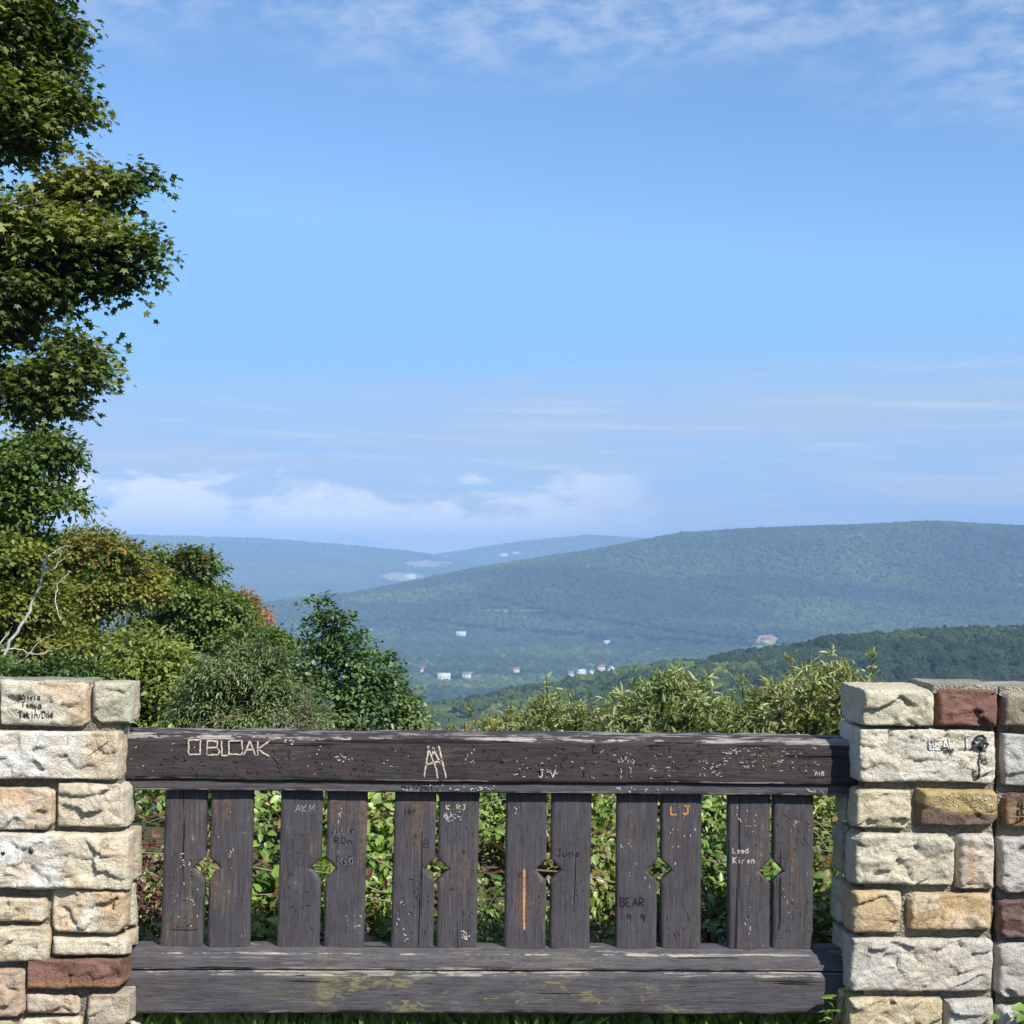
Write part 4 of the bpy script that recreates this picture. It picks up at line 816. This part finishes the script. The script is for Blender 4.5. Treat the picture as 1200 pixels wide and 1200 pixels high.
def strokes(name, L, wpx, mat, parent, Y, bvh=None, lift=.0012, jit=.35, breaks=.0):
    "L: polylines in photograph pixels; thin ridges of bare wood or paint on the surface"
    mb = MB(); k = Y / F
    for pl in L:
        pts = []
        for a, b in zip(pl[:-1], pl[1:]):
            n = max(2, int(math.dist(a, b) / 1.6)); pts += [(a[0] + (b[0] - a[0]) * i / n, a[1] + (b[1] - a[1]) * i / n) for i in range(n)]
        pts.append(pl[-1]); n = len(pts)
        if n < 2: continue
        P = np.array(pts) + rng.normal(size=(n, 2)) * jit * .35; T = np.gradient(P, axis=0); T /= np.linalg.norm(T, axis=1)[:, None] + 1e-6; Nn = np.stack([-T[:, 1], T[:, 0]], -1)
        w = wpx * .5 * (.7 + .6 * rng.random(n)); w[0] *= .5; w[-1] *= .5
        keep = rng.random(n) >= breaks
        A = [surf(*(p + q_ * ww), Y, bvh) for p, q_, ww in zip(P, Nn, w)]; B = [surf(*(p - q_ * ww), Y, bvh) for p, q_, ww in zip(P, Nn, w)]
        V = [(v.x, v.y - lift, v.z) for v in A] + [(v.x, v.y - lift, v.z) for v in B] + [(v.x, v.y + .002, v.z) for v in A] + [(v.x, v.y + .002, v.z) for v in B]
        Fq = []
        for i in range(n - 1):
            if keep[i]: Fq += [(i, i + 1, n + i + 1, n + i), (2*n + i, 2*n + i + 1, i + 1, i), (n + i, n + i + 1, 3*n + i + 1, 3*n + i)]
        if Fq: mb.add(V, [np.array(Fq)])
    if mb.n:
        if parent.type == 'EMPTY': parent = [c for c in parent.children if c.name.startswith('stonework')][0]
        JOIN.setdefault(parent.name, []).append((np.concatenate(mb.V), np.concatenate(mb.F[4]), mat))
JOIN = {}
def join_strokes():
    "writing and scratches are surface pattern: they become faces of the part that bears them"
    import bmesh
    for nm, L in JOIN.items():
        o = bpy.data.objects[nm]; off = np.array(wloc(o)); bm = bmesh.new(); bm.from_mesh(o.data)
        for V, Fq, mat in L:
            me = bpy.data.meshes.new('tmp'); me.from_pydata((V - off).tolist(), [], Fq.tolist()); n0 = len(bm.faces); bm.from_mesh(me); bpy.data.meshes.remove(me); bm.faces.ensure_lookup_table()
            names = [m.name for m in o.data.materials]
            if mat.name not in names: o.data.materials.append(mat); names.append(mat.name)
            k = names.index(mat.name)
            for i in range(n0, len(bm.faces)): bm.faces[i].material_index = k
        bm.to_mesh(o.data); bm.free()
def text(s, x, y, w, h, sp=.35, slope=0.):
    "left x, baseline y, letter width and height in pixels"
    out = []
    for ch in s:
        if ch != ' ':
            for st in G[ch]: out.append([(x + a * w + rng.normal() * .2, y - b * h + slope * (x - 0) * 0 + rng.normal() * .2) for a, b in st])
        x += w * (1 + sp)
    return out
def flecks(x0, y0, x1, y1, n, L, ang=0., sd=.4):
    out = []
    for i in range(n):
        x, y = rng.uniform(x0, x1), rng.uniform(y0, y1); a = ang + rng.normal() * sd; l = L * (.15 + .55 * rng.random() ** 2); p = (min(max(x + math.cos(a) * l, x0), x1), min(max(y + math.sin(a) * l, y0), y1)); out.append([(x, y), ((x + p[0]) / 2 + rng.normal() * .3, (y + p[1]) / 2 + rng.normal() * .3), p])
    return out
strokes('carved_lettering', [s_ for ch, x, y, w_, h_ in (('Q', 221, 884, 14, 17), ('B', 243, 885, 15, 17), ('L', 260, 885, 9, 17), ('#', 268, 884, 16, 16), ('A', 286, 885, 13, 17), ('K', 302, 886, 15, 18)) for s_ in text(ch, x, y, w_, h_)] + flecks(331, 867, 345, 872, 6, 5, 0, .6), 1.6, M['scratch'], top, yA, jit=.6)
strokes('scratched_mark', [[(497, 910), (503, 874)], [(501, 874), (511, 900), (513, 912)], [(507, 875), (516, 895)], [(514, 874), (523, 912)], [(499, 896), (520, 890)], [(509, 876), (507, 884)]], 1.7, M['scratch'], top, yA, jit=.8)
strokes('scratched_lettering', text('J.V', 631, 911, 6, 9, .15), 1.2, M['white_paint'], top, yA, jit=.3)
strokes('scratched_lettering', text('A+R', 955, 909, 3.2, 5, .2), 1.0, M['white_paint'], top, yA, jit=.2)
for (a, b, c, d, n, L, an, sd) in [(388, 884, 414, 893, 16, 9, 0, .3), (722, 880, 746, 914, 26, 7, 1.4, .5), (760, 882, 790, 912, 16, 6, 0, .3), (818, 888, 850, 910, 26, 9, .1, .6), (845, 876, 895, 900, 46, 8, 1.3, .8), (600, 880, 655, 912, 22, 8, .1, .3), (545, 872, 556, 895, 10, 7, 1.4, .4), (360, 868, 380, 910, 8, 6, 1., 1.), (895, 875, 960, 905, 26, 6, .1, .3), (435, 875, 480, 910, 8, 5, .6, 1.), (150, 870, 215, 905, 8, 5, .5, 1.), (655, 872, 722, 912, 12, 6, .1, .3)]:
    strokes('scratches', flecks(a, b, c, d, int(n * .9), L * 1.2, an if an > 1 and n < 30 else .05, sd * .7), .75, M['scratch'], top, yA, jit=.8, breaks=.15)
strokes('carved_grooves', flecks(160, 872, 960, 911, 330, 13, .9, 1.2), .55, M['groove'], top, yA, jit=.4)
strokes('carved_lettering', text('MITCHELL', 471, 926, 4.6, 6, .25), .8, M['groove'], sub, yA + .012, jit=.2)
strokes('scratches', flecks(470, 920, 580, 926, 30, 6, 0, .5) + flecks(720, 923, 790, 928, 14, 6, 0, .3) + flecks(945, 924, 970, 929, 8, 6, .1, .5), 1.0, M['white_paint'], sub, yA + .012, jit=.4)
def on_slat(i, name, L, w, mat, **k):
    a, b = XB[i][0] + (XT[i][0] - XB[i][0]) * .5 + 4, XB[i][1] + (XT[i][1] - XB[i][1]) * .5 - 4
    if name == 'scratches': L = L[::2] + L[1::4]
    L = [[(min(max(x, a), b), y) for x, y in pl] for pl in L if not any(abs(y - 1019) < 15 and ((x > b + 3 - (16 - abs(y - 1019))) if i % 2 == 0 else (x < a - 3 + (16 - abs(y - 1019)))) for x, y in pl)]
    if name == 'carved_grooves': w *= .6
    strokes(name, L, w * (.7 if name == 'scratches' else .9), M[mat], SLATS[i], yS, **k)
on_slat(0, 'scratches', flecks(203, 1000, 232, 1085, 22, 7, 1.2, 1.) + flecks(207, 1005, 222, 1018, 9, 6, .8, .8), .9, 'chalk'); on_slat(0, 'carved_grooves', flecks(200, 990, 232, 1095, 22, 9, .4, 1.) + [[(200, 1089), (225, 1090), (233, 1088)]], 1.1, 'groove')
on_slat(1, 'scratches', flecks(255, 950, 290, 1100, 14, 6, 1.5, .3), .9, 'scratch')
on_slat(2, 'scratched_lettering', text('AKM', 346, 952, 6.5, 9, .25), .9, 'grey_mark_shading'); on_slat(2, 'carved_grooves', flecks(335, 960, 370, 1100, 22, 9, 1.2, .8), 1.2, 'groove')
on_slat(3, 'carved_lettering', text('JuLIe', 389, 976, 4.2, 7, .25) + text('ROn', 392, 989, 6, 8, .25) + text('GReG', 389, 1012, 5, 8, .25), 1.0, 'groove'); on_slat(3, 'scratched_lettering', [[(a + .8, b + .8) for a, b in s] for s in text('JuLIe', 389, 976, 4.2, 7, .25) + text('GReG', 389, 1012, 5, 8, .25)], .6, 'grey_mark_shading')  # shifted grey copy paints the lit edge of the carved letters
on_slat(3, 'scratches', flecks(396, 946, 402, 965, 6, 9, 1.5, .3) + flecks(405, 1070, 424, 1100, 7, 9, .2, .8), 1.2, 'scratch')
on_slat(4, 'carved_grooves', text('HH', 474, 955, 5, 8, .3) + flecks(468, 975, 503, 1100, 30, 8, 1.2, .9) + text('B', 497, 993, 6, 9), 1.2, 'groove'); on_slat(4, 'scratches', flecks(462, 1055, 480, 1105, 16, 6, 1., 1.), .9, 'chalk')
on_slat(5, 'scratches', flecks(521, 950, 540, 962, 34, 6, .8, 1.5), 1.5, 'white_paint'); on_slat(5, 'scratched_lettering', text('K.RJ', 523, 949, 5, 6, .2), 1., 'scratch'); on_slat(5, 'carved_grooves', flecks(520, 965, 555, 1095, 22, 9, 1., .9), 1.0, 'groove')
on_slat(5, 'bare_spot', flecks(540, 1090, 550, 1102, 12, 8, 1., .4), 1.8, 'scratch')
on_slat(6, 'orange_line', [[(614.3, 1018), (614.3, 1040), (614, 1065), (614.3, 1090)]], 3.0, 'orange_paint', jit=.3); on_slat(6, 'scratches', flecks(603, 945, 609, 955, 9, 6, 1.3, .6), 1., 'scratch'); on_slat(6, 'carved_grooves', flecks(598, 960, 636, 1100, 14, 9, 1.5, .3), 1., 'groove')
on_slat(7, 'carved_lettering', text('June', 652, 1004, 6, 9, .2), 1.1, 'groove'); on_slat(7, 'carved_grooves', flecks(652, 960, 688, 1100, 12, 9, 1.5, .5), 1., 'groove')
on_slat(8, 'carved_lettering', text('BEAR', 726, 1062, 6.2, 10, .25) + text('9.9', 734, 1080, 6, 9, .3), 1.3, 'groove'); on_slat(8, 'scratches', flecks(727, 988, 740, 994, 6, 7, 1.2, .8) + flecks(735, 1010, 765, 1040, 9, 7, 1.2, .5), .9, 'white_paint')
on_slat(9, 'painted_lettering', text('LJ', 786, 954.5, 9, 10, .5), 2.3, 'orange_paint', jit=.2); on_slat(9, 'scratches', flecks(783, 970, 815, 1000, 12, 6, 1.4, .5) + flecks(787, 1005, 794, 1015, 4, 7, -1, .3), 1., 'chalk'); on_slat(9, 'carved_grooves', flecks(780, 1040, 816, 1100, 14, 9, 1.5, .3), 1., 'groove')
on_slat(10, 'scratched_lettering', text('Leod', 859, 1000, 3.8, 7, .25) + text('Kiren', 859, 1012, 4.2, 8, .25), 1.15, 'scratch'); on_slat(10, 'scratches', flecks(858, 948, 886, 975, 14, 9, 1.4, .6) + flecks(872, 1060, 880, 1095, 7, 9, 1.5, .2), 1.1, 'scratch'); on_slat(10, 'carved_grooves', flecks(858, 960, 895, 1095, 14, 9, 1.5, .4), 1., 'groove')
on_slat(11, 'scratches', flecks(925, 943, 950, 975, 10, 8, 1.3, .5) + flecks(915, 1040, 930, 1075, 8, 8, 1.5, .3), 1., 'scratch'); on_slat(11, 'carved_grooves', flecks(910, 950, 950, 1100, 34, 9, 1.4, .5), 1.1, 'groove')
BL = BVH[wl.name]; BP = BVH[wp.name]; BR = BVH[wr.name]
strokes('ink_writing', text('Olivia', 22, 820, 3.6, 7.5, .22) + text('Tanya', 24, 830, 4.2, 7.5, .22) + text('Tokih/Dad', 23, 841, 3.7, 8, .2), .5, M['ink'], wl, YF, BL, .0042, .2)
heart = lambda x, y, r: [[(x, y + r), (x - r, y - r * .2), (x - r * .5, y - r), (x, y - r * .3), (x + r * .5, y - r), (x + r, y - r * .2), (x, y + r)], [(x - r * .5, y - r * .4), (x, y + r * .5), (x + r * .5, y - r * .4), (x, y)]]
strokes('ink_heart', heart(37, 998, 3), 1.6, M['ink'], wl, YF, BL, .0012, .1); strokes('ink_heart', heart(4, 1000, 2.2), 1.2, M['ink'], wl, YF, BL, .0012, .1)
strokes('scratched_line', [[(104, 885), (127, 869)]], .9, M['ink'], wl, YF, BL)
strokes('carved_lettering', text('BEAR', 1089, 878.5, 6.4, 11, .22) + text('1', 1131, 879, 5, 13), 1.1, M['chalk'], wp, YF, BP, .0055, .2)
strokes('carved_shadow', [[(a - .9, b - .6) for a, b in s] for s in text('BEAR', 1089, 878.5, 6.4, 11, .22) + text('1', 1131, 879, 5, 13)], .6, M['grey_mark_shading'], wp, YF, BP, .0045, .2)  # shade of the carved letters, painted as shifted grey strokes
strokes('ink_flower', [[(1150, 882), (1148, 892), (1147, 903), (1145.5, 914)], [(1146, 868), (1150, 866), (1153, 870), (1152, 875), (1148, 876), (1146, 872), (1150, 869), (1150, 874)], [(1147, 871), (1152, 872)], [(1148, 878), (1151, 881), (1153, 877)], [(1140, 880), (1142, 868), (1146, 863), (1152, 862), (1156, 867)], [(1143, 870), (1141, 877)], [(1153, 868), (1158, 872), (1155, 876)], [(1156, 864), (1151, 868)], [(1144, 864), (1148, 868)], [(1148, 871), (1151, 873), (1149, 874), (1152, 870), (1150, 872)], [(1147, 876), (1150, 878), (1152, 876)]], 1.8, M['ink'], wp, YF, BP, .004, .4)
strokes('faint_scribble', flecks(1080, 864, 1102, 872, 9, 6, .4, 1.) + flecks(1118, 890, 1142, 903, 16, 5, .2, 1.), .6, M['grey_mark_shading'], wp, YF, BP, .0010, .3)
strokes('chalk_scribble', flecks(1100, 931, 1128, 936, 22, 4, .6, 1.4) + flecks(1130, 934, 1158, 937, 18, 4, .6, 1.4) + flecks(1108, 942, 1126, 945, 12, 4, .6, 1.4) + flecks(1138, 942, 1162, 946, 16, 4, .6, 1.4), .8, M['chalk'], wp, YF, BP, .003, .3)
strokes('ink_lettering', text('AL', 1192, 947, 4, 6, .3) + text('EL', 1192, 954, 4, 5, .3) + text('ID', 1190, 962, 4, 5, .3), .7, M['ink'], wr, YF, BR, .004, .2)
join_strokes()

# weeds at the foot of the pillar and the wall
def weed(label, px, py, Y, n, size, name='weed', kind='ovate', bladed=False):
    p = at(px, py, Y); t = thing(name, label, 'weed', (p.x, Y, 0), 'weeds at the foot of the stonework'); st = MB(); LP, LA = [], []
    for i in range(n):
        tip = np.array([p.x + rng.normal() * .05, Y + rng.normal() * .02, p.z + rng.normal() * .03]); b = np.array([p.x + rng.normal() * .03, Y + .01, -.01]); w = np.linspace(0, 1, 6)[:, None]
        P = b + (tip - b) * w; st.tube(P, np.linspace(.002, .001, 6), 4)
        for s in ((1.,) if not bladed else (.5, .8, 1.)): LP.append(b + (tip - b) * s); LA.append(np.array([rng.normal(), -.3, .3 if bladed else -.1]))
    st.build('stems', M['twig'], t); LP, LA = np.array(LP), np.array(LA); V, Fc, k = leaf_arrays(LP, LA, np.array([0, -.4, 1.]) + rng.normal(size=LP.shape) * .3, size * (.7 + .5 * rng.random(len(LP))), kind)
    put('leaves', V, [Fc], M['leaf'], t, col=np.repeat(colors([(.06, .12, .02), (.10, .17, .03), (.14, .2, .05)], LP, .1, 5), k, 0))
weed('broad leaved weed growing against the wall in the lower right corner', 1190, 1182, YF - .06, 9, .055)
weed('thin grassy weed in the shade between the bottom rail and the right pillar', 978, 1180, YF + .06, 12, .05, 'grassy_weed', 'lance', True)

# ------------------------------------------------------------------ haze, sky, sun
HZ = bpy.data.materials.new('haze'); HZ.use_nodes = True; nt = HZ.node_tree; nt.nodes.clear(); ho = nt.nodes.new('ShaderNodeOutputMaterial'); pv = nt.nodes.new('ShaderNodeVolumePrincipled')
pv.inputs['Color'].default_value = (.37, .58, .90, 1); pv.inputs['Anisotropy'].default_value = -.35; pv.inputs['Density'].default_value = 1.32e-4; nt.links.new(pv.outputs[0], ho.inputs['Volume'])
b = MB(); b.box((-18500, -18500, -270), (18500, 18500, 205)); hz = b.build('haze', HZ); meta(hz, 'pale blue morning haze filling the valley', 'haze', kind='stuff')

SUN_AZ, SUN_EL = R(33), R(44)
sd = Vector((math.sin(SUN_AZ) * math.cos(SUN_EL), -math.cos(SUN_AZ) * math.cos(SUN_EL), math.sin(SUN_EL)))
sl = bpy.data.lights.new('sun', 'SUN'); sl.energy = 5.; sl.angle = R(.53); sl.color = (1, .965, .90); so = bpy.data.objects.new('sun', sl); COL.objects.link(so); so.rotation_euler = sd.to_track_quat('Z', 'Y').to_euler()
w = bpy.data.worlds.new('World'); SC.world = w; w.use_nodes = True; nt = w.node_tree; nt.nodes.clear()
t = NT.__new__(NT); t.t = nt; t.m = None
wo = nt.nodes.new('ShaderNodeOutputWorld'); bg_ = nt.nodes.new('ShaderNodeBackground'); nt.links.new(bg_.outputs[0], wo.inputs[0])
sk = nt.nodes.new('ShaderNodeTexSky'); sk.sky_type = 'NISHITA'; sk.sun_disc = False; sk.sun_elevation = SUN_EL; sk.sun_rotation = math.atan2(sd.x, sd.y); sk.altitude = 700; sk.air_density = 1.0; sk.dust_density = .0; sk.ozone_density = 2.2
tc = nt.nodes.new('ShaderNodeTexCoord'); dr = tc.outputs['Generated']; sep = t.n('SeparateXYZ', {0: dr}); X, Yy, Z = sep.outputs
zc_ = t.math('MAXIMUM', Z, .01)
mn = nt.nodes.new('ShaderNodeVectorMath'); mn.operation = 'MINIMUM'; nt.links.new(sk.outputs[0], mn.inputs[0]); mn.inputs[1].default_value = (2.35, 3.95, 6.0)
skc = t.mix(1., mn.outputs[0], (.80, .98, 1.12), 'MULTIPLY')
# thin high clouds rippling overhead: a flat layer seen in perspective
u = t.math('DIVIDE', X, t.math('ADD', zc_, .03)); v = t.math('DIVIDE', Yy, t.math('ADD', zc_, .03)); pl = t.n('CombineXYZ', {0: u, 1: v, 2: 0.}).outputs[0]
pr = t.n('Mapping', {0: pl, 2: (0, 0, .5), 3: (1., .75, 1.)}).outputs[0]
rip = t.noise(pr, 11., 6, .62, .15); sheet = t.noise(pl, 1.1, 4, .5, .4)
msk = t.ramp(t.math('ADD', Z, t.math('ADD', t.math('MULTIPLY', X, .06), t.math('MULTIPLY', t.math('SUBTRACT', sheet, .5), .16))), .275, .345)
hi = t.math('MULTIPLY', t.math('MULTIPLY', t.ramp(rip, .32, .72), msk), .50)
# low veils in streaks
st1 = t.n('Mapping', {0: dr, 2: (0, R(1.2), 0), 3: (2.2, 2.2, 34.)}).outputs[0]; s1 = t.noise(st1, 1.5, 6, .62, .5)
st3 = t.n('Mapping', {0: dr, 2: (0, R(-1.), 0), 3: (5., 5., 90.)}).outputs[0]; s3 = t.noise(st3, 1.4, 4, .6, .3)
edge_ = t.math('ADD', Z, t.math('SUBTRACT', t.math('MULTIPLY', t.math('SUBTRACT', s1, .5), .05), t.math('MULTIPLY', X, .05)))
veil = t.math('MULTIPLY', t.ramp(edge_, .135, .085), t.math('ADD', .50, t.math('MULTIPLY', t.ramp(s1, .42, .64), .42)))
veil = t.math('MAXIMUM', veil, t.math('MULTIPLY', t.ramp(s1, .60, .75), t.math('MULTIPLY', t.ramp(Z, .27, .15), .25)))
wisp = t.math('MULTIPLY', t.math('MULTIPLY', t.ramp(s3, .50, .70), t.ramp(edge_, .135, .09)), .40)
# low cumulus bank beyond the left ridges
st2 = t.n('Mapping', {0: dr, 3: (9., 9., 24.)}).outputs[0]; s2 = t.noise(st2, 1.7, 7, .6, .3)
side = t.ramp(X, .20, .02)
cu = t.math('MULTIPLY', t.math('MULTIPLY', t.ramp(t.math('SUBTRACT', s2, t.math('MULTIPLY', t.math('ABSOLUTE', t.math('SUBTRACT', Z, .016)), 7.5)), .26, .44), side), .85)
side2 = t.ramp(X, .22, .32); cu2 = t.math('MULTIPLY', t.math('MULTIPLY', t.ramp(t.math('SUBTRACT', s2, t.math('MULTIPLY', t.math('ABSOLUTE', t.math('SUBTRACT', Z, .045)), 9.)), .30, .5), side2), .30)
c = t.mix(t.math('MULTIPLY', veil, .85), skc, (3.35, 4.0, 5.1)); c = t.mix(wisp, c, (4.5, 5.0, 5.7))
c = t.mix(hi, c, (4.4, 5.0, 5.9)); c = t.mix(cu, c, (6.4, 6.6, 7.1)); c = t.mix(cu2, c, (4.2, 4.8, 5.8))
nt.links.new(c, bg_.inputs[0]); bg_.inputs[1].default_value = .125

SC.view_settings.view_transform = 'Standard'; SC.view_settings.look = 'None'; SC.view_settings.exposure = .35; SC.view_settings.gamma = 1
SC.render.engine = 'CYCLES'; SC.cycles.use_denoising = True; SC.cycles.max_bounces = 5; SC.cycles.diffuse_bounces = 3; SC.cycles.transmission_bounces = 3; SC.cycles.volume_bounces = 0; SC.cycles.caustics_reflective = False; SC.cycles.caustics_refractive = False
